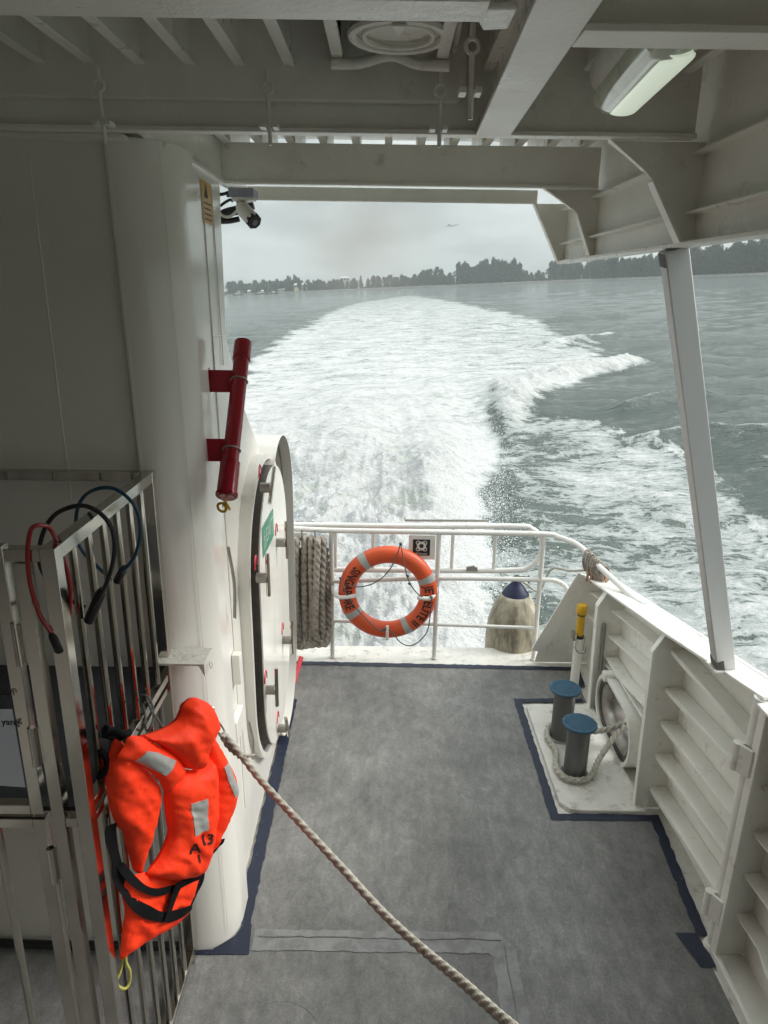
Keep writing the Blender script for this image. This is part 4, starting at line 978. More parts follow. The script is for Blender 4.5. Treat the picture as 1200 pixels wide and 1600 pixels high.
pM = Panel([(470,580),(505,520),(556,470),(620,470),(690,415),(715,470),(728,600),(722,700),(700,820),(668,930),(630,985),(560,1005),(480,1020),(420,1000),(380,985),(430,920),(468,850),(486,780),(474,690)], .046, .06, .03, 12, .008)
pR = Panel([(690,285),(725,300),(765,360),(800,425),(840,505),(848,580),(832,660),(795,745),(755,830),(715,900),(665,950),(650,920),(690,820),(715,720),(722,620),(712,520),(688,440),(672,370)], .042, .05, .0, 17, .008, (.02, 0))
pC = Panel([(606,112),(645,120),(692,145),(715,200),(722,240),(695,300),(668,345),(668,395),(640,452),(598,466),(555,455),(520,420),(470,370),(410,330),(340,300),(395,290),(470,262),(520,232),(548,190),(560,150)], .060, .075, .03, 23, .010)
pB = Panel([(290,1020),(330,1000),(420,985),(520,1010),(610,985),(650,960),(632,1060),(612,1120),(592,1190),(520,1255),(440,1300),(350,1355),(285,1405),(262,1424),(258,1405),(268,1300),(282,1180),(268,1100)], .024, .05, .018, 31, .008)
for nm, p in (('back_panel', pL), ('shoulder_panel', pS), ('front_panel', pM), ('side_panel', pR), ('collar', pC), ('lower_flap', pB)):
    obj(nm, p.mesh(MB()), 'jacket', jk, smooth=75)
def patch(zp, lift, thick=.0012, step=.008, mtl='tape', nm='reflective_patch', only=None):
    poly = [Vector(juv(*q)) for q in zp]; P_ = []; n = len(poly)
    for i in range(n):
        a, b = poly[i], poly[(i+1)%n]; k = max(1, int((b-a).length/step))
        for j in range(k): P_.append(a.lerp(b, j/k))
    nb = len(P_); xs = [p.x for p in P_]; ys = [p.y for p in P_]; pl_ = [tuple(p) for p in P_]
    gx, gy = np.meshgrid(np.arange(min(xs), max(xs), step), np.arange(min(ys), max(ys), step)); gx = gx.ravel(); gy = gy.ravel()
    ok = npin(pl_, gx, gy) & (ndist(pl_, gx, gy) > step*.5) if len(gx) else []
    pts = P_ + [Vector((a, b)) for a, b in zip(gx[ok], gy[ok])]
    r = delaunay_2d_cdt(pts, [(i, (i+1) % nb) for i in range(nb)], [], 1, 1e-6); V_ = r[0]; n = len(V_)
    A = [surf(p.x, p.y, lift + thick, only) for p in V_]; B = [surf(p.x, p.y, lift - .006, only) for p in V_]
    m = MB(); m.add(A + B, [tuple(t) for t in r[2]] + [tuple(i+n for i in t)[::-1] for t in r[2]] + [(i, (i+1)%nb, (i+1)%nb + n, i + n) for i in range(nb)])
    return obj(nm, m, mtl, jk, smooth=60)
patch([(330,350),(400,365),(487,405),(432,477),(360,445),(288,410)], .0005)
patch([(541,608),(622,580),(630,735),(566,770)], .0005)
patch([(746,450),(785,430),(832,572),(800,602)], .0005)
def ribbon(zp, w, lift, nm='strap'):
    P_ = resample(catmull([Vector((*juv(*q), 0)) for q in zp], 6), .008); L_ = []; n = len(P_)
    hs_ = []
    for p in P_: hs_.append((surf(p.x, p.y, 0) - (Vector((JP.x, JP.y, 0)) + JD*p.x + JZ*p.y)).dot(JN))
    hs_ = np.array(hs_); k = np.ones(9)/9; hsm = np.maximum(np.convolve(np.pad(hs_, 4, 'edge'), k, 'valid'), hs_*.9)
    for i in range(n):
        t = (P_[min(n-1, i+1)] - P_[max(0, i-1)]).normalized(); s_ = Vector((-t.y, t.x, 0)); ww = w*(1 + .12*math.sin(i*.35))
        for sg_ in (-1, 1):
            q = P_[i] + s_*sg_*ww/2; b_ = Vector((JP.x, JP.y, 0)) + JD*q.x + JZ*q.y
            for l_ in (0, .003): L_.append(b_ + JN*(hsm[i] + lift + l_ + .0015*math.sin(i*.3+sg_)))
    m = MB(); fs = []
    for i in range(n-1):
        a = 4*i; b = a+4; fs += [(a+1, a+3, b+3, b+1), (a, b, b+2, a+2), (a, a+1, b+1, b), (a+2, b+2, b+3, a+3)]
    m.add(L_, fs); return obj(nm, m, 'strap', jk, smooth=60)
ribbon([(232,760),(228,820),(255,930),(268,1020),(290,1110),(360,1160),(450,1185),(540,1165),(620,1120),(672,1050),(690,960),(725,890),(748,815)], .030, .003)
ribbon([(272,960),(320,1030),(400,1062),(480,1052),(560,1018),(630,980),(700,950)], .021, .007)
ribbon([(512,1000),(496,1060),(475,1120),(452,1180),(440,1205)], .026, .012)
for s_, a, b, sz_ in (('A', 566, 830, .046), ('13', 626, 785, .046), ('1', 588, 880, .034)):
    vs, fs = text_geo(s_, sz_*1.15, .0014, .006); u0, v0 = juv(a, b); m = MB()
    m.add([surf(u0 + v.x*.95, v0 + v.y - v.x*.55, .0035, [pM]) for v in vs], fs); obj('marking', m, 'ink', jk, smooth=0)
m = MB()
zz = lambda a, b, l: (Vector((JP.x, JP.y, 0)) + JD*juv(a, b)[0] + JZ*juv(a, b)[1] + JN*l)
m.tube(catmull([zz(286,1405,.02), zz(290,1440,.02), (zz(308,1480,.02)), zz(306,1530,.02), zz(285,1565,.02), zz(258,1560,.015), zz(252,1535,.01), zz(270,1490,.01), zz(282,1440,.01), zz(278,1410,.01)], 6), .0042, n=8)
obj('cord_loop', m, 'yelcord', jk)
m = MB(); m.tube(catmull([zz(210,300,-.01), zz(240,285,.03), zz(270,290,.035), zz(300,290,.02), zz(275,330,.0), zz(225,330,-.03)], 6), .009, n=8); m.tube(catmull([zz(205,400,-.03), zz(215,440,.0), zz(205,500,.0), zz(200,540,-.02)], 6), .009, n=8); m.tube([zz(205,290,0), zz(250,300,0)], .014, n=6)
obj('buckle_strap', m, 'strap', jk)
m = MB(); m.tube(catmull([at(215,1085,y=1.97), at(232,1090,y=1.95), at(240,1112,y=1.93), at(236,1135,y=1.9), at(228,1140,y=1.9), at(226,1110,y=1.93), at(214,1090,y=1.97)], 6), .0035, n=7)
m.tube([zz(470,262,.02), zz(440,200,.0), at(228,1090,y=1.98)], .0035, n=7)
obj('hanging_cord', m, 'cord', jk)

# ================================================================== BARRIER ROPE
br_ = thing('barrier_rope', tuple(at(330, 1110, y=2.20)), 'twisted hemp barrier rope running from an eye on the column across the deck', 'rope')
def yi(t): return 2.13 + (1.02-2.13)*t
ctl = [(352,1150),(375,1178),(410,1222),(470,1287),(535,1357),(600,1428),(660,1483),(720,1533),(795,1600),(900,1680)]
L0 = 352; P_ = []
for px, py in ctl:
    t = (px-352)/(795-352); tt = t; P_.append(at(px, py, y=2.13 - (2.13-1.02)*tt if tt < 1.2 else .8))
m = MB(); rope(m, P_, .0115, tw=62, step=.004, amp=.30); obj('line', m, 'ropel', br_)
m = MB(); rope(m, [P_[0] + Vector((-.012,0,.012)), P_[0] + Vector((.02,-.02,-.03)), P_[1].lerp(P_[2], .2) + Vector((.006,0,0))], .0125, tw=90, step=.005)
rope(m, [P_[1]+Vector((0,-.01,0)), P_[1] + Vector((.03,-.01,.0)), P_[1] + Vector((.052,0,-.004))], .0055)
obj('splice', m, 'ropel', br_)
e0 = at(329, 1110, y=2.222)
m = MB(); m.torus(e0 + Vector((0,-.02,0)), (1,.1,.2), .011, .004, n=18, m=8); m.lathe([(.014,0),(.010,.008),(.006,.012)], e0 + Vector((0,.006,0)), (0,-1,0), n=14); obj('eye_bolt', m, 'steel', br_)
m = MB(); c_ = (e0 + P_[0])/2 + Vector((0,-.015,0)); d1 = (P_[0]-e0).normalized()
m.tube(catmull([e0+Vector((.0,-.022,-.004)), c_ + Vector((.014,0,.004)), P_[0]+Vector((.006,-.004,.0)), P_[0]+Vector((-.006,.0,-.006)), c_ + Vector((-.012,0,-.008))], 8, True), .0036, n=8, closed=True); obj('thimble', m, 'steeldull', br_)

#@@SEA
# ================================================================== SEA (in its own level frame)
def perlin(x, y, seed):
    g = np.random.default_rng(seed); perm = g.permutation(4096); ang = g.uniform(0, 2*PI, 4096); gxx, gyy = np.cos(ang), np.sin(ang)
    xi = np.floor(x).astype(np.int64); yi_ = np.floor(y).astype(np.int64); xf, yf = x-xi, y-yi_
    def gr(a, b, dx, dy):
        h = perm[(a + perm[b & 4095]) & 4095]; return gxx[h]*dx + gyy[h]*dy
    u = xf*xf*xf*(xf*(xf*6-15)+10); v = yf*yf*yf*(yf*(yf*6-15)+10)
    a = gr(xi, yi_, xf, yf); b = gr(xi+1, yi_, xf-1, yf); c = gr(xi, yi_+1, xf, yf-1); d = gr(xi+1, yi_+1, xf-1, yf-1)
    return 1.5*((a + (b-a)*u)*(1-v) + (c + (d-c)*u)*v)
def fbm(x, y, seed, o=4, ridged=False):
    s = 0; a = 1; t = 0
    for i in range(o):
        n = perlin(x*2**i, y*2**i, seed+i*7); n = (1-2*np.abs(n)) if ridged else n
        s = s + a*n; t += a; a *= .55
    return s/t
def smooth(e0, e1, x): t = np.clip((x-e0)/(e1-e0), 0, 1); return t*t*(3-2*t)
NR, NC = 760, 660
dep = np.geomspace(.0011, .62, NR)[::-1]                  # depression angle of each row as seen from deck height
Rr = 3.9/np.tan(dep); Rr = np.concatenate([[3.2], Rr]) if False else Rr
th_ = np.radians(np.linspace(-47, 47, NC))
R2, T2 = np.meshgrid(Rr, th_, indexing='ij'); X = R2*np.tan(T2); Y = R2*1.0
sp = np.gradient(Rr)[:, None]*np.ones_like(X)               # row spacing, to fade waves the mesh cannot carry
xf_, yf_ = X.ravel(), Y.ravel(); spf = np.abs(sp).ravel()
h = np.zeros_like(xf_)
wr_ = np.random.default_rng(11)
for lam, amp, o_ in ((22, .16, 1), (11, .15, 2), (6, .13, 3), (3.2, .085, 4), (1.7, .050, 5), (.9, .026, 6), (.45, .012, 7)):
    for k in range(2):
        an = .5 + wr_.uniform(-.5, .5) + k*.5; ca, sa_ = math.cos(an), math.sin(an)
        u = (xf_*ca*.35 + yf_*sa_*.35)/lam*2 if False else (xf_*sa_ - yf_*ca)/lam; v = (xf_*ca + yf_*sa_)/lam*.45
        n = perlin(u*1.1 + 31*o_, v + 17*k, 100+o_*3+k); n = 1 - 2*np.abs(n) if o_ > 1 else n
        h += amp*.62*(n - (.55 if o_ > 1 else 0))*np.exp(-(spf/(lam*.28))**2)
# wake outline
Ly = [3, 8, 12, 20, 32, 46, 75, 110, 146, 197, 250, 300]; Lx_ = [-4.2, -5.0, -5.8, -6.6, -7.5, -8.5, -10.3, -11, -10.9, -8, 1, 9]
Ryv = [3, 9, 11, 12, 17, 21.4, 25.7, 29.4, 33.9, 43, 62, 88, 122, 180, 250, 300]; Rxv = [1.2, 1.5, 1.75, 1.95, 2.8, 3.4, 4.6, 7.3, 11.9, 12.4, 14.5, 16.5, 16.4, 15, 12, 9.5]
wob = fbm(xf_*.5, yf_*.25, 5, 4)*np.clip(yf_*.05, .25, 2.2) + fbm(xf_*2.2, yf_*1.6, 6, 3)*.25
xl = np.interp(yf_, Ly, Lx_); xr = np.interp(yf_, Ryv, Rxv)
edge = np.minimum(xf_-xl, xr-xf_) + wob
soft = np.clip(yf_*.03, .35, 3.0)
core = np.interp(yf_, [0, 12, 22, 34, 50, 80, 110, 160, 220, 290], [.98, .95, .84, .77, .72, .68, .64, .58, .50, .30])
rightside = smooth(2, 9, xf_)*smooth(24, 34, yf_); core = core - rightside*.10*np.exp(-((yf_-45)/40)**2)
D = core*smooth(-.35, 1.0, edge/soft)
# side patch of old foam right of the boil
poly = [(1.0, 3.0), (1.3, 8.0), (2.1, 12.2), (3.0, 18.5), (4.6, 21.6), (5.8, 21.6), (6.7, 17.6), (7.6, 16.2), (7.0, 13.9), (6.6, 11.4), (5.9, 9.2), (5.2, 7.0), (4.4, 3.0)]
near = yf_ < 60
sdp = np.full(len(xf_), -50.); xn, yn = xf_[near], yf_[near]; dd_ = ndist(poly, xn, yn); ins = npin(poly, xn, yn); sdp[near] = np.where(ins, dd_, -dd_)
e2 = sdp + fbm(xf_*.9, yf_*.55, 9, 4)*1.1 + fbm(xf_*3.1, yf_*2.1, 10, 3)*.3
patchD = .575 + .09*fbm(xf_*.35, yf_*.3, 14, 3)
trough = np.exp(-((xf_ - np.interp(yf_, [6, 11, 15, 19], [1.7, 2.35, 3.2, 4.3]))/.75)**2)*smooth(7, 10, yf_)*smooth(22, 17, yf_)
patchD = patchD - .20*trough
D = np.maximum(D, patchD*smooth(-.25, .6, e2))
rim = np.exp(-((e2-.12)/.16)**2)*(xf_ > 4)*smooth(.0, .6, fbm(xf_*.8, yf_*.5, 77, 2)+.45); D = np.maximum(D, .74*rim)
D += .0
# the breaking crest
cr = [(2.9, 17.6), (3.4, 21.4), (4.7, 25.5), (7.4, 29.4), (9.8, 31.6), (12.2, 33.9)]
dc = np.full(len(xf_), 50.); dc[near] = np.maximum(0, ndist(cr, xn, yn, False) + .45*fbm(xn*.9, yn*.9, 63, 3) - .1); sidec = np.interp(xf_, [c[0] for c in cr], [c[1] for c in cr]) - yf_   # >0 : camera side
wcr = np.where(sidec > 0, .55, 1.5); along = smooth(2.6, 4.5, xf_)*smooth(13.2, 10.5, xf_)
crn = 1 + .35*fbm(xf_*1.3, yf_*1.3, 21, 4)
ridge = along*np.exp(-(dc/wcr)**2)*crn; h += .42*ridge*(1 + .5*fbm(xf_*2.6, yf_*2.6, 61, 3))
D = np.maximum(D, 1.05*along*np.exp(-(np.maximum(0, dc + wob*.3 - .15)/np.where(sidec > 0, .75, 1.8))**2))
# small second wave further out, and swell lines off to the right
for pl__, hh_, fo in (([(9.2, 43), (12.5, 47), (15.5, 50)], .35, .72), ([(7.6, 22.4), (9.2, 23.6), (10.6, 24.0)], .28, .5), ([(6.9, 17.9), (8.2, 18.4), (9.8, 17.8)], .22, .42), ([(8.0, 61), (16, 70), (24, 76)], .3, .3), ([(8.2, 15.2), (9.6, 14.3), (10.8, 12.6)], .2, .55)):
    d_2 = np.full(len(xf_), 50.); n2_ = yf_ < 90; d_2[n2_] = ndist(pl__, xf_[n2_], yf_[n2_], False); k = 1 if hh_ < .3 else 1.6
    ws_ = .55*k; h += hh_*np.exp(-(d_2/ws_)**2)*(1+.3*fbm(xf_, yf_, 31, 3)); D = np.maximum(D, fo*np.exp(-((d_2+.1)/(.3*k))**2)*(1+.4*fbm(xf_*2, yf_*2, 33, 3)))
# the boil behind the stern
inb = smooth(-.2, 1.5, edge)
tur = fbm(xf_*.55, yf_*.40, 41, 3); tur2 = fbm(xf_*1.3, yf_*1.1, 43, 4, True); tur3 = fbm(xf_*5.5, yf_*5., 47, 4, True)
env = np.interp(yf_, [3, 6, 9, 13, 18, 26, 40], [.1, .75, .95, .85, .45, .18, .0])
prof = .55 + .45*np.cos(np.clip((xf_+.6)/3.6, -1, 1)*PI)
prof = prof + .55*np.exp(-((xf_-.9-.06*(yf_-9))/.7)**2)
rgh = np.exp(-(spf/.12)**2)
h += inb*env*(prof*.75 + .35*tur + .22*(tur2-.3) + .15*(tur3-.3)*rgh)
h += .05*inb*(1-env)*fbm(xf_*2.2, yf_*1.6, 51, 3)*np.exp(-(spf/.25)**2)
h += .022*smooth(.3, .8, D)*fbm(xf_*6, yf_*5, 53, 3)*rgh
age = smooth(12, 40, yf_) * (edge > 0)
fresh = inb*np.interp(yf_, [3, 14, 24, 34], [1, 1, .55, 0.])
fresh = np.maximum(fresh, along*np.exp(-(dc/.8)**2))
me = bpy.data.meshes.new('sea'); n = NR*NC
me.vertices.add(n); co = np.stack([xf_, yf_, h], 1).astype(np.float32).ravel(); me.vertices.foreach_set('co', co)
ii, jj = np.meshgrid(np.arange(NR-1), np.arange(NC-1), indexing='ij'); a = (ii*NC+jj).ravel(); F = np.stack([a, a+NC, a+NC+1, a+1], 1)[:, ::-1].astype(np.int32)
me.loops.add(F.size); me.polygons.add(len(F)); me.loops.foreach_set('vertex_index', F.ravel()); me.polygons.foreach_set('loop_start', np.arange(0, F.size, 4, dtype=np.int32)); me.polygons.foreach_set('use_smooth', np.ones(len(F), bool))
me.update(calc_edges=True)
for nm, arr in (('foam', D), ('fresh', fresh)):
    at_ = me.attributes.new(nm, 'FLOAT', 'POINT'); at_.data.foreach_set('value', arr.astype(np.float32))
def seamat():
    m = bpy.data.materials.new('sea_water'); m.use_nodes = True; t = m.node_tree; b = t.nodes['Principled BSDF']; l = t.links.new
    tc = t.nodes.new('ShaderNodeTexCoord')
    def at2(n): x = t.nodes.new('ShaderNodeAttribute'); x.attribute_name = n; return x.outputs['Fac']
    def noi(s, d, r, sc3=(1, 1, 1), dist=0., vec=None):
        mp = t.nodes.new('ShaderNodeMapping'); mp.inputs['Scale'].default_value = sc3; l(vec or tc.outputs['Object'], mp.inputs[0])
        n = t.nodes.new('ShaderNodeTexNoise'); n.inputs['Scale'].default_value = s; n.inputs['Detail'].default_value = d; n.inputs['Roughness'].default_value = r; n.inputs['Distortion'].default_value = dist
        l(mp.outputs[0], n.inputs['Vector']); return n
    def mth(op, a, b_=None, c=None, clamp=False):
        x = t.nodes.new('ShaderNodeMath'); x.operation = op; x.use_clamp = clamp
        for i, q in enumerate((a, b_, c)):
            if q is None: continue
            if isinstance(q, (int, float)): x.inputs[i].default_value = q
            else: l(q, x.inputs[i])
        return x.outputs[0]
    def mr(f, a, b_, c, d, sm=False):
        r = t.nodes.new('ShaderNodeMapRange'); r.interpolation_type = 'SMOOTHSTEP' if sm else 'LINEAR'; l(f, r.inputs[0])
        for i, q in enumerate((a, b_, c, d)): r.inputs[i+1].default_value = q
        return r.outputs[0]
    D_ = at2('foam'); FR = at2('fresh')
    # web-like foam: ridges of warped noise at three sizes
    wv = noi(1.1, 3, .5, (1, 1, 1)); wm = t.nodes.new('ShaderNodeVectorMath'); wm.operation = 'MULTIPLY_ADD'; l(wv.outputs['Color'], wm.inputs[0]); wm.inputs[1].default_value = (.9, .9, .9); l(tc.outputs['Object'], wm.inputs[2])
    def ridge(s, d, sc3): return mth('SUBTRACT', 1.0, mth('MULTIPLY', mth('ABSOLUTE', mth('SUBTRACT', noi(s, d, .6, sc3, 0, wm.outputs[0]).outputs['Fac'], .5)), 5.0), clamp=True)
    r1_ = ridge(.85, 4, (.75, 1.35, 1)); r2_ = ridge(2.6, 4, (.8, 1.5, 1)); r3_ = ridge(8., 3, (.8, 1.4, 1))
    lo = noi(.5, 6, .65, (.8, 1.2, 1), .3).outputs['Fac']
    web = mth('ADD', mth('ADD', mth('MULTIPLY', r1_, .30), mth('MULTIPLY', r2_, .34)), mth('ADD', mth('MULTIPLY', r3_, .20), mth('MULTIPLY', mth('SUBTRACT', lo, .35), .9)))
    val = mth('ADD', mth('MULTIPLY', mth('SUBTRACT', web, .62), 1.05), D_)
    fac = mr(val, .40, .56, 0, 1, True); fac = mth('MULTIPLY', fac, mr(D_, .03, .22, 0, 1)); thick = mth('MAXIMUM', mr(val, .5, 1.05, 0, 1, True), mth('MULTIPLY', FR, .75))
    milky = mr(D_, .15, .8, 0, 1)
    c1 = t.nodes.new('ShaderNodeMix'); c1.data_type = 'RGBA'; l(milky, c1.inputs['Factor']); c1.inputs['A'].default_value = (.052, .072, .063, 1); c1.inputs['B'].default_value = (.095, .125, .108, 1)
    fcol = t.nodes.new('ShaderNodeMix'); fcol.data_type = 'RGBA'; l(thick, fcol.inputs['Factor']); fcol.inputs['A'].default_value = (.27, .305, .295, 1); fcol.inputs['B'].default_value = (.555, .565, .56, 1)
    aer = noi(1.5, 5, .6, (1, 1, 1), .5).outputs['Fac']; green = t.nodes.new('ShaderNodeMix'); green.data_type = 'RGBA'; l(mth('MULTIPLY', mr(aer, .52, .68, 0, .55, True), FR), green.inputs['Factor']); l(fcol.outputs['Result'], green.inputs['A']); green.inputs['B'].default_value = (.42, .465, .40, 1)
    cm = t.nodes.new('ShaderNodeMix'); cm.data_type = 'RGBA'; l(fac, cm.inputs['Factor']); l(c1.outputs['Result'], cm.inputs['A']); l(green.outputs['Result'], cm.inputs['B']); l(cm.outputs['Result'], b.inputs['Base Color'])
    l(mr(fac, 0, 1, .08, .85), b.inputs['Roughness']); b.inputs['IOR'].default_value = 1.33
    l(mr(fac, 0, 1, .5, .12), b.inputs['Specular IOR Level'])
    hs_ = mth('ADD', mth('MULTIPLY', noi(2.2, 6, .6, (.7, 1.5, 1), .2).outputs['Fac'], .26), mth('MULTIPLY', noi(.35, 4, .5, (.6, 1.6, 1)).outputs['Fac'], .55))
    hs_ = mth('ADD', hs_, mth('MULTIPLY', fac, .035)); hs_ = mth('ADD', hs_, mth('MULTIPLY', mth('MULTIPLY', noi(14, 5, .7).outputs['Fac'], fac), .05))
    fr2 = noi(4.5, 6, .72, (1, 1, 1), .4).outputs['Fac']; hs_ = mth('ADD', hs_, mth('MULTIPLY', mth('MULTIPLY', fr2, FR), .16))
    bp = t.nodes.new('ShaderNodeBump'); bp.inputs['Distance'].default_value = 1.0; bp.inputs['Strength'].default_value = .85; l(hs_, bp.inputs['Height']); l(bp.outputs[0], b.inputs['Normal'])
    return m
M['sea'] = seamat(); me.materials.append(M['sea'])
sea = bpy.data.objects.new('sea', me); sc.collection.objects.link(sea); sea.matrix_world = SEA; sea['kind'] = 'structure'
def sea_obj(name, mb, m, loc=(0,0,0), parent=None, smooth_=0, rz=0., kind=None):
    me = bpy.data.meshes.new(name); me.from_pydata(mb.v, [], mb.f); me.update()
    for x in (m if isinstance(m, (list, tuple)) else [m]): me.materials.append(M[x] if isinstance(x, str) else x)
    if smooth_: me.polygons.foreach_set('use_smooth', [True]*len(me.polygons)); me.set_sharp_from_angle(angle=math.radians(smooth_))
    o = bpy.data.objects.new(name, me); sc.collection.objects.link(o)
    if parent: o.parent = parent
    else: o.matrix_world = SEA @ Matrix.Translation(loc) @ Matrix.Rotation(rz, 4, 'Z')
    if kind: o['kind'] = kind
    return o
fs_ = sea_obj('sea_outer', MB().add([(-3300,-900,-1.1),(3300,-900,-1.1),(3300,3300,-1.1),(-3300,3300,-1.1)], [(0,1,2,3)]), 'sea', kind='structure')
me2 = fs_.data

# spray: thrown droplets over the boil
g = np.random.default_rng(5); K = 26000
hgrid = h.reshape(NR, NC)
vs, fs = [], []
base = np.array([[1,1,1],[1,-1,-1],[-1,1,-1],[-1,-1,1]], float)
cnt = 0
def hat(x, y):
    ri = np.clip(np.searchsorted(-dep, -np.arctan(3.9/np.maximum(y, .1))), 0, NR-1) if False else np.clip(np.searchsorted(Rr, y), 0, NR-1)
    ci = np.clip(np.searchsorted(th_, np.arctan(x/Rr[ri])), 0, NC-1); return hgrid[ri, ci]
yy = 6 + g.gamma(3., 2.3, K*2); side = g.random(K*2)
xr2 = np.interp(yy, Ryv, Rxv); xl2 = np.interp(yy, Ly, Lx_)
xx = np.where(side < .72, xr2 - .35 + g.normal(0, .30, K*2) + g.exponential(.16, K*2), xl2*.6 + (xr2-xl2*.6)*g.random(K*2))
ok = (yy < 26); xx, yy = xx[ok][:K], yy[ok][:K]
zz_ = hat(xx, yy) + g.exponential(.10, len(xx)) + .01
sz_ = np.clip(g.lognormal(-5.75, .45, len(xx)), .0015, .010)
rot = g.normal(size=(len(xx), 3, 3)); q_, _ = np.linalg.qr(rot)
V = np.einsum('nij,kj->nki', q_, base)*sz_[:, None, None] + np.stack([xx, yy, zz_], 1)[:, None, :]
tri = np.array([[0,1,2],[0,3,1],[0,2,3],[1,3,2]])
mb = MB(); mb.v = V.reshape(-1, 3).tolist(); mb.f = (tri[None] + 4*np.arange(len(xx))[:, None, None]).reshape(-1, 3).tolist()
M['spray'] = mat('spray_white', (.86, .88, .88), .6)
so = sea_obj('spray', mb, 'spray', kind='stuff'); tag(so, 'white spray droplets thrown up over the churned wake behind the stern', 'spray')

#@@SHORE
# ================================================================== SHORE
shore = [(-420, 1050), (-330, 990), (-204, 930), (-100, 850), (-3, 800), (60, 770), (110, 760), (150, 735), (175, 690), (200, 600), (222, 530), (240, 470), (270, 420), (340, 370), (480, 330)]
sp_ = catmull([Vector((*p, 0)) for p in shore], 6); vs = []
for i, p in enumerate(sp_):
    t = (sp_[min(i+1, len(sp_)-1)] - sp_[max(i-1, 0)]).normalized(); nrm = Vector((-t.y, t.x, 0))
    for d, z in ((0, -1.5), (1.2, 1.0), (6, 1.5), (30, 2.2), (300, 4), (900, 4)): vs.append(p + nrm*(d + random.uniform(-.5, .5)) + Vector((0, 0, z)))
fs = [(i*6+k, i*6+k+1, i*6+7+k, i*6+6+k) for i in range(len(sp_)-1) for k in range(5)]
m = MB().add(vs, fs); sea_obj('island_ground', m, 'land', kind='structure', smooth_=60)
vs = []
for i, p in enumerate(sp_):
    t = (sp_[min(i+1, len(sp_)-1)] - sp_[max(i-1, 0)]).normalized(); nrm = Vector((-t.y, t.x, 0))
    for d, z in ((-1.0, -1.4), (.4, 1.35), (4.5, 1.75), (5, 1.2)): vs.append(p + nrm*(d+random.uniform(-.3,.3)) + Vector((0, 0, z + random.uniform(-.12, .12))))
m = MB().add(vs, [(i*4+k, i*4+k+1, i*4+5+k, i*4+4+k) for i in range(len(sp_)-1) for k in range(3)]); sea_obj('shore_edge', m, 'conc', kind='structure')

def leafmat(name, col):
    m = bpy.data.materials.new(name); m.use_nodes = True; t = m.node_tree; b = t.nodes['Principled BSDF']
    oi = t.nodes.new('ShaderNodeObjectInfo'); ge = t.nodes.new('ShaderNodeNewGeometry'); ad = t.nodes.new('ShaderNodeMath'); ad.operation = 'ADD'
    r = t.nodes.new('ShaderNodeMapRange'); r.inputs[2].default_value = 2; r.inputs[3].default_value = .6; r.inputs[4].default_value = 1.5
    t.links.new(oi.outputs['Random'], ad.inputs[0]); t.links.new(ge.outputs['Random Per Island'], ad.inputs[1]); t.links.new(ad.outputs[0], r.inputs[0])
    v = t.nodes.new('ShaderNodeVectorMath'); v.operation = 'SCALE'; v.inputs[0].default_value = col; t.links.new(r.outputs[0], v.inputs['Scale']); t.links.new(v.outputs[0], b.inputs['Base Color'])
    b.inputs['Roughness'].default_value = .8; b.inputs['Specular IOR Level'].default_value = .1
    return m
M['leaf'] = leafmat('casuarina_foliage', (.040, .062, .036)); M['leafb'] = leafmat('broadleaf_foliage', (.048, .075, .034))
def crown_mb(seed, hgt, rad, nl, per, sz, low=.12):
    r = random.Random(seed); mb = MB(); lobes = []
    for i in range(nl):
        t = low + (1-low)*(i+r.random())/nl; w_ = rad*(1.02 - max(0, t-.42)**1.6*1.5 - max(0, .3-t)*.8)*r.uniform(.5, 1.05); a = r.uniform(0, 2*PI); d = w_*r.uniform(.15, .75)
        lobes.append((Vector((math.cos(a)*d, math.sin(a)*d, hgt*t)), rad*r.uniform(.20, .40)*(1.12-.42*t), hgt*r.uniform(.07, .15)))
    lobes.append((Vector((r.uniform(-.3,.3)*rad*.3, 0, hgt*.95)), rad*.16, hgt*.08))
    for c, rx, rz in lobes:
        for k in range(per):
            v = Vector((r.gauss(0,1), r.gauss(0,1), r.gauss(0,1))).normalized()*r.uniform(.55, 1.12); p = c + Vector((v.x*rx, v.y*rx, v.z*rz*1.3))
            if p.z < .4: p.z = .4
            q = Vector((r.gauss(0,1), r.gauss(0,1), r.gauss(0,1))).normalized(); u = q.orthogonal().normalized(); w_ = q.cross(u); s = sz*r.uniform(.5, 1.3)
            mb.add([p - u*s*.5 - w_*s*.3, p + u*s*.5 - w_*s*.25, p + u*s*.1 + w_*s*.7], [(0,1,2)])
    return mb, lobes
protos = []
for k in range(7):
    hgt, rad = [(17, 6.5), (19, 7.0), (14, 5.5), (20, 5.5), (11, 5.5), (8, 5), (15, 4.2)][k]
    mb, lobes = crown_mb(50+k, hgt, rad, [22, 26, 18, 24, 16, 12, 18][k], 85, 1.0 if k < 4 else .9)
    cm = bpy.data.meshes.new('crown'); cm.from_pydata(mb.v, [], mb.f); cm.update(); cm.materials.append(M['leaf' if k not in (4, 5) else 'leafb'])
    tb = MB(); tb.tube(catmull([(0,0,-1.2), (.15,.1,hgt*.35), (-.1,.1,hgt*.85)], 4), [.38 - .30*i/8 for i in range(9)], n=7)
    for c, rx, rz in lobes[2::4]: tb.tube([(0,0,max(1,c.z-hgt*.15)), c], [.14, .04], n=5)
    tm = bpy.data.meshes.new('trunk'); tm.from_pydata(tb.v, [], tb.f); tm.update(); tm.materials.append(M['trunk'])
    protos.append((cm, tm))
KINDS = {0: 'broad feathery casuarina tree', 1: 'tall feathery casuarina tree', 2: 'rounded dark tree', 3: 'tall narrow dark tree', 4: 'low bushy tree', 5: 'small shore bush', 6: 'slim upright tree'}
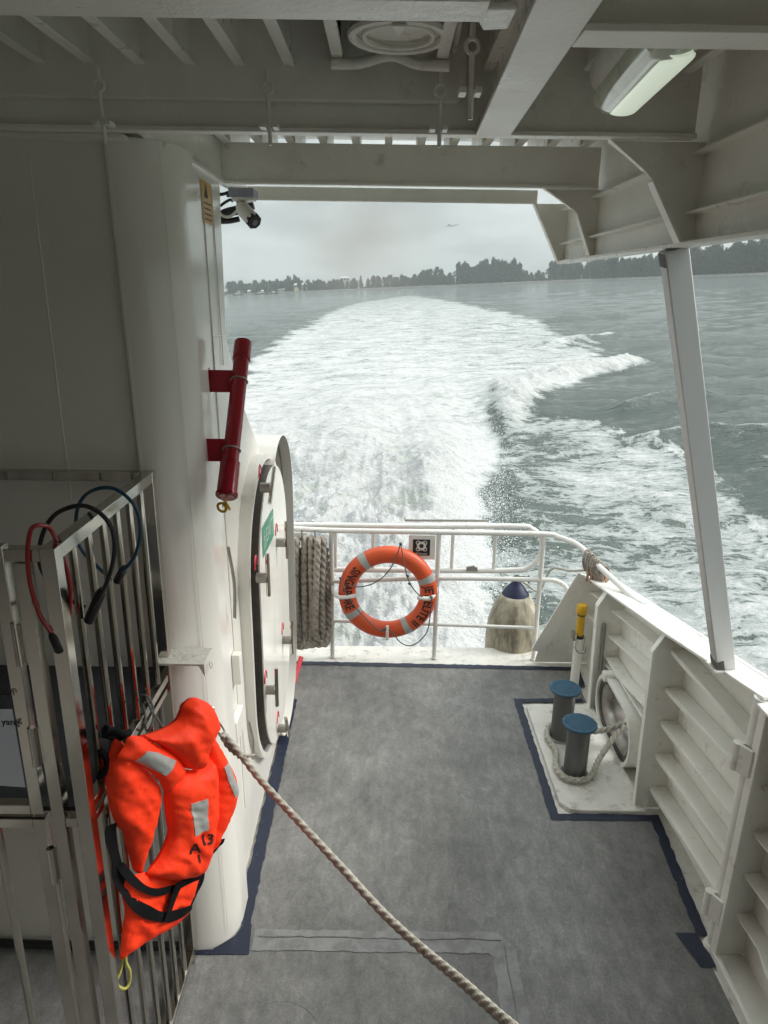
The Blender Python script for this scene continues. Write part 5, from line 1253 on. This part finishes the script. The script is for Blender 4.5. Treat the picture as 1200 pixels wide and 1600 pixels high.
def shore_at(x):
    for a, b in zip(sp_[:-1], sp_[1:]):
        if (a.x - x)*(b.x - x) <= 0: t = (x-a.x)/((b.x-a.x) or 1); return a.lerp(b, t)
    return sp_[-1]
def tree(x, y, k, s, reg):
    r = bpy.data.objects.new('tree', None); sc.collection.objects.link(r)
    tag(r, f'{KINDS[k]} {reg}', 'tree', f'{KINDS[k]}s {reg}')
    r.matrix_world = SEA @ Matrix.Translation((x, y, 1.6)) @ Matrix.Rotation(rnd.uniform(0, 6.28), 4, 'Z') @ Matrix.Diagonal((s*rnd.uniform(.9, 1.15), s*rnd.uniform(.9, 1.15), s, 1))
    for nm, mm in (('crown', protos[k][0]), ('trunk', protos[k][1])):
        o = bpy.data.objects.new(nm, mm); sc.collection.objects.link(o); o.parent = r
rnd = random.Random(4)
def seapt(px, py):
    d = ray(px, py); n_ = Vector((-SA, -SB, 1)); t = (SZ - H)/(d.dot(n_)); q = C0 + d*t; return SEA.inverted() @ q
def azx(px): # bearing in the sea frame, as x per unit of y
    d = ray(px, 450); q = SEA.inverted().to_3x3() @ d; return q.x/q.y
def shore_hit(px):
    k = azx(px)
    for a, b in zip(sp_[:-1], sp_[1:]):
        fa, fb = a.x - k*a.y, b.x - k*b.y
        if fa*fb <= 0: return a.lerp(b, fa/((fa-fb) or 1e-9))
    return None
# (px from, px to, how many, kinds, tree height in photo px)
runs = [(356, 450, 20, (2,4,4,6), 17), (450, 470, 5, (3,6,2), 22), (470, 560, 17, (4,2,2), 15), (556, 566, 1, (3,), 24), (570, 600, 3, (2,), 18), (600, 660, 12, (2,4,2), 17), (655, 676, 3, (2,), 24),
        (676, 700, 5, (4,4), 15), (678, 697, 2, (2,0), 26), (700, 712, 2, (4,), 16), (715, 752, 7, (0,2,1), 29), (752, 814, 13, (1,0,1,3), 32), (812, 850, 7, (4,5), 14),
        (858, 905, 8, (0,1,2), 32), (900, 928, 4, (2,0), 26), (925, 962, 6, (1,0,3), 36), (955, 990, 5, (2,0), 29), (988, 1022, 7, (1,0,3), 33), (1020, 1070, 7, (0,2), 32),
        (1068, 1125, 12, (1,0,1), 46), (1115, 1145, 5, (2,0), 38), (1140, 1190, 10, (1,0,1), 47), (1180, 1240, 8, (0,2), 37)]
HG = [17, 19, 14, 20, 11, 8, 15]
for a, b, n_, ks, hp_ in runs:
    reg = 'on the far left shore' if b <= 565 else ('on the middle of the far shore' if b <= 855 else 'on the nearer right hand shore')
    n_ = int(n_*1.45)
    for i in range(n_):
        px = a + (b-a)*(i+.5 + rnd.uniform(-.4, .4))/n_; q = shore_hit(px)
        if q is None: continue
        k = ks[i % len(ks)]; dist = q.length; back = rnd.choice((8, 14, 22, 30)); u = q.normalized()
        hh = hp_/FPX*dist*(.80 if px > 855 else .92)*rnd.uniform(.78, 1.12); tree((q+u*back).x, (q+u*back).y, k, hh/HG[k], reg)
# low scrub that reads as one mass along the shore
mb = MB(); r = random.Random(9)
for p in resample(sp_, 2.2):
    if abs(p.x) > 420: continue
    u = p.normalized(); hh = r.uniform(2.0, 5.5)
    for k in range(26):
        c = p + u*r.uniform(6, 34) + Vector((r.uniform(-2,2), r.uniform(-2,2), 1.2 + r.random()**.6*hh)); q = Vector((r.gauss(0,1), r.gauss(0,1), r.gauss(0,1))).normalized(); a_ = q.orthogonal().normalized(); b_ = q.cross(a_); s = r.uniform(.7, 1.6)
        mb.add([c - a_*s*.5 - b_*s*.3, c + a_*s*.5 - b_*s*.25, c + b_*s*.7], [(0,1,2)])
so = sea_obj('shore_scrub', mb, 'leafb', kind='stuff'); tag(so, 'dense low green scrub along the far shore under the trees', 'scrub')

def building(px, w, hgt, dep_, wallc, roofc, lab, n_win, roof_h=1.4, lift=0., back=5):
    q = shore_hit(px); u = q.normalized(); c = q + u*back; rz = -math.atan2(u.x, u.y)
    r = bpy.data.objects.new('shore_building', None); sc.collection.objects.link(r); tag(r, lab, 'building'); r.matrix_world = SEA @ Matrix.Translation((c.x, c.y, 1.6+lift)) @ Matrix.Rotation(rz, 4, 'Z')
    sea_obj('wall', MB().box((-w/2, 0, -1.5-lift), (w/2, dep_, hgt)), wallc, parent=r)
    rf = MB(); rf.add([(-w/2-.5,-.5,hgt+.01),(w/2+.5,-.5,hgt+.01),(w/2+.5,dep_+.5,hgt+.01),(-w/2-.5,dep_+.5,hgt+.01),(-w/2+1,dep_/2,hgt+roof_h),(w/2-1,dep_/2,hgt+roof_h)], [(0,1,5,4),(1,2,5),(2,3,4,5),(3,0,4),(3,2,1,0)]); sea_obj('roof', rf, roofc, parent=r)
    for i in range(n_win):
        x = -w/2 + w*(i+.5)/n_win; sea_obj('window', MB().box((x-w/n_win*.3, -.06, hgt*.3), (x+w/n_win*.3, .02, hgt*.75)), 'win', parent=r)
building(470, 15, 4.2, 7, 'bldw', 'bldr', 'yellowish low building with dark windows among the far left trees', 6, 1.6, 3.2, 9)
building(440, 8, 3.0, 6, 'bldw', 'bldr', 'small beige waterside hut with a pale roof left of the yellowish building', 3, 1.2, 0, 4)
building(376, 8, 2.4, 5, 'bldw', 'bldr', 'pale roofed shed at the far left end of the shore', 3, 1.4, 0, 5)
building(392, 9, 2.6, 5, 'bldr', 'bldr', 'white roofed shed beside the leftmost shed on the far shore', 3, 1.5, 0, 5)
building(412, 7, 2.2, 5, 'bldr', 'bldr', 'white low shed between the sheds and the beige hut', 2, 1.3, 0, 5)
building(540, 10, 3.4, 6, 'bldr', 'bldr', 'grey roof showing over the trees in the middle of the far shore', 3, 1.6, 9, 25)
def boat(px, L_, lab):
    q = shore_hit(px); u = q.normalized(); c = q - u*9; r = bpy.data.objects.new('moored_boat', None); sc.collection.objects.link(r); tag(r, lab, 'boat', 'boats moored below the far left shore'); r.matrix_world = SEA @ Matrix.Translation((c.x, c.y, 0)) @ Matrix.Rotation(-math.atan2(u.x, u.y), 4, 'Z')
    n_ = 10; vs = []
    for i in range(n_+1):
        t = i/n_; x = -L_/2 + L_*t; w_ = 1.5*math.sin(PI*min(.98, .12+t*.86))**.6; sh = 1.3 + .8*(t-.4)**2*2
        vs += [(x, -w_, sh), (x, -w_*.75, -.3), (x, w_*.75, -.3), (x, w_, sh)]
    fs = [(4*i+k, 4*i+k+1, 4*i+5+k, 4*i+4+k) for i in range(n_) for k in range(3)] + [(4*i, 4*i+4, 4*i+7, 4*i+3) for i in range(n_)] + [(0,3,2,1), (4*n_, 4*n_+1, 4*n_+2, 4*n_+3)]
    sea_obj('hull', MB().add(vs, fs), 'dark', parent=r); sea_obj('cabin', MB().box((-L_*.25, -1, 1.3), (L_*.15, 1, 3.0)).box((-L_*.3, -1.15, 3.0), (L_*.2, 1.15, 3.2)), 'bldr', parent=r)
boat(371, 13, 'dark hulled boat with white cabin at the left end of the shore'); boat(408, 16, 'longer dark hulled boat moored below the white low shed'); boat(428, 9, 'small dark boat moored just left of the beige hut')

# marker post on the sea wall at right
q = shore_hit(908); m = MB(); m.lathe([(.5,0),(.45,.3),(.2,.5),(.15,2.6),(.35,2.8),(.3,3.2),(.05,3.5)], (0,0,0), n=10); o = sea_obj('marker_post', m, 'bldw', loc=(q.x, q.y, 1.2)); tag(o, 'small pale marker post on the sea wall below the right hand trees', 'marker')

# ================================================================== AIRLINER
d = ray(705, 352).normalized(); ap = C0 + d*1500; s_ = 1.0
pln = bpy.data.objects.new('airliner', None); sc.collection.objects.link(pln); tag(pln, 'tiny grey airliner flying over the far trees in the cloudy sky', 'airliner')
pln.matrix_world = Matrix.Translation(ap) @ Matrix.Rotation(math.radians(-118), 4, 'Z') @ Matrix.Rotation(math.radians(6), 4, 'X') @ Matrix.Rotation(math.radians(-7), 4, 'Y')
pln['_w'] = (0,0,0)
def po(nm, mb, m='plane'): return obj(nm, mb, m, pln, smooth=60)
m = MB(); m.tube([(-16,0,1.2),(-12,0,.7),(-7,0,.1),(8,0,0),(12,0,0),(14.5,0,-.2),(15.5,0,-.5)], [.25,1.0,1.8,1.95,1.8,1.2,.3], n=14); po('fuselage', m)
for sg_ in (-1, 1):
    po('wing', MB().add([(4,sg_*1.2,-.9),(-1.5,sg_*1.2,-.9),(-4.5,sg_*16.5,.5),(-3,sg_*16.5,.5),(4,sg_*1.2,-.3),(-1.5,sg_*1.2,-.4),(-4.5,sg_*16.5,.7),(-3,sg_*16.5,.7)], [(0,1,2,3),(4,7,6,5),(0,3,7,4),(1,5,6,2),(0,4,5,1),(3,2,6,7)]))
    po('tailplane', MB().add([(-12,sg_*.5,1.2),(-15,sg_*.5,1.2),(-16,sg_*6,1.8),(-14.5,sg_*6,1.8),(-12,sg_*.5,1.5),(-15,sg_*.5,1.5),(-16,sg_*6,1.9),(-14.5,sg_*6,1.9)], [(0,1,2,3),(4,7,6,5),(0,3,7,4),(1,5,6,2),(0,4,5,1),(3,2,6,7)]))
    po('engine', MB().lathe([(.9,0),(1.1,1),(1.0,3),(.6,4)], (-.5,sg_*5.2,-1.9), (1,0,0), n=12))
po('fin', MB().add([(-11,.2,1.5),(-15.5,.2,1.8),(-17,.1,7.5),(-14.8,.1,7.5),(-11,-.2,1.5),(-15.5,-.2,1.8),(-17,-.1,7.5),(-14.8,-.1,7.5)], [(0,1,2,3),(4,7,6,5),(0,3,7,4),(1,5,6,2),(0,4,5,1),(3,2,6,7)]))

# ================================================================== HAZE
m = MB().box((-3400, -1000, -60), (3400, 3500, 320)); hz = obj('haze', m, 'conc', smooth=0); hz['kind'] = 'stuff'; hz['label'] = 'thin pale sea haze over the water and far shore'; hz['category'] = 'haze'
hm = bpy.data.materials.new('haze'); hm.use_nodes = True; t = hm.node_tree; t.nodes.clear(); o_ = t.nodes.new('ShaderNodeOutputMaterial'); v = t.nodes.new('ShaderNodeVolumePrincipled')
v.inputs['Color'].default_value = (.64, .70, .71, 1); v.inputs['Density'].default_value = .00042; v.inputs['Anisotropy'].default_value = .2; t.links.new(v.outputs[0], o_.inputs['Volume'])
hz.data.materials.clear(); hz.data.materials.append(hm)

# exhaust smoke drifting low over the wake
sm_ = MB(); nu, nv = 24, 14
vs = []
for i in range(nv+1):
    for j in range(nu):
        ph, a = PI*i/nv, 2*PI*j/nu; vs.append((math.sin(ph)*math.cos(a), math.cos(ph), math.sin(ph)*math.sin(a)))
smo = sea_obj('exhaust_smoke', MB().add(vs, [(i*nu+j, i*nu+(j+1)%nu, (i+1)*nu+(j+1)%nu, (i+1)*nu+j) for i in range(nv) for j in range(nu)]), 'conc', kind='stuff')
smo.matrix_world = SEA @ Matrix.Translation((-4, 150, 13)) @ Matrix.Diagonal((19, 95, 15, 1)); smo['label'] = 'thin brownish exhaust smoke drifting low over the wake'; smo['category'] = 'smoke'
sv = bpy.data.materials.new('smoke'); sv.use_nodes = True; t = sv.node_tree; t.nodes.clear(); o_ = t.nodes.new('ShaderNodeOutputMaterial'); v = t.nodes.new('ShaderNodeVolumePrincipled'); l = t.links.new
tc_ = t.nodes.new('ShaderNodeTexCoord'); ln = t.nodes.new('ShaderNodeVectorMath'); ln.operation = 'LENGTH'; l(tc_.outputs['Object'], ln.inputs[0])
mr_ = t.nodes.new('ShaderNodeMapRange'); mr_.interpolation_type = 'SMOOTHSTEP'; l(ln.outputs['Value'], mr_.inputs[0]); mr_.inputs[1].default_value = .98; mr_.inputs[2].default_value = .15; mr_.inputs[3].default_value = 0; mr_.inputs[4].default_value = .0065
no_ = t.nodes.new('ShaderNodeTexNoise'); no_.inputs['Scale'].default_value = 2.2; no_.inputs['Detail'].default_value = 3; l(tc_.outputs['Object'], no_.inputs['Vector'])
m2_ = t.nodes.new('ShaderNodeMapRange'); l(no_.outputs['Fac'], m2_.inputs[0]); m2_.inputs[1].default_value = .35; m2_.inputs[2].default_value = .65; m2_.inputs[3].default_value = .3; m2_.inputs[4].default_value = 1.6
mm = t.nodes.new('ShaderNodeMath'); mm.operation = 'MULTIPLY'; l(mr_.outputs[0], mm.inputs[0]); l(m2_.outputs[0], mm.inputs[1]); l(mm.outputs[0], v.inputs['Density']); v.inputs['Color'].default_value = (.42, .38, .35, 1); l(v.outputs[0], o_.inputs['Volume'])
smo.data.materials.clear(); smo.data.materials.append(sv)
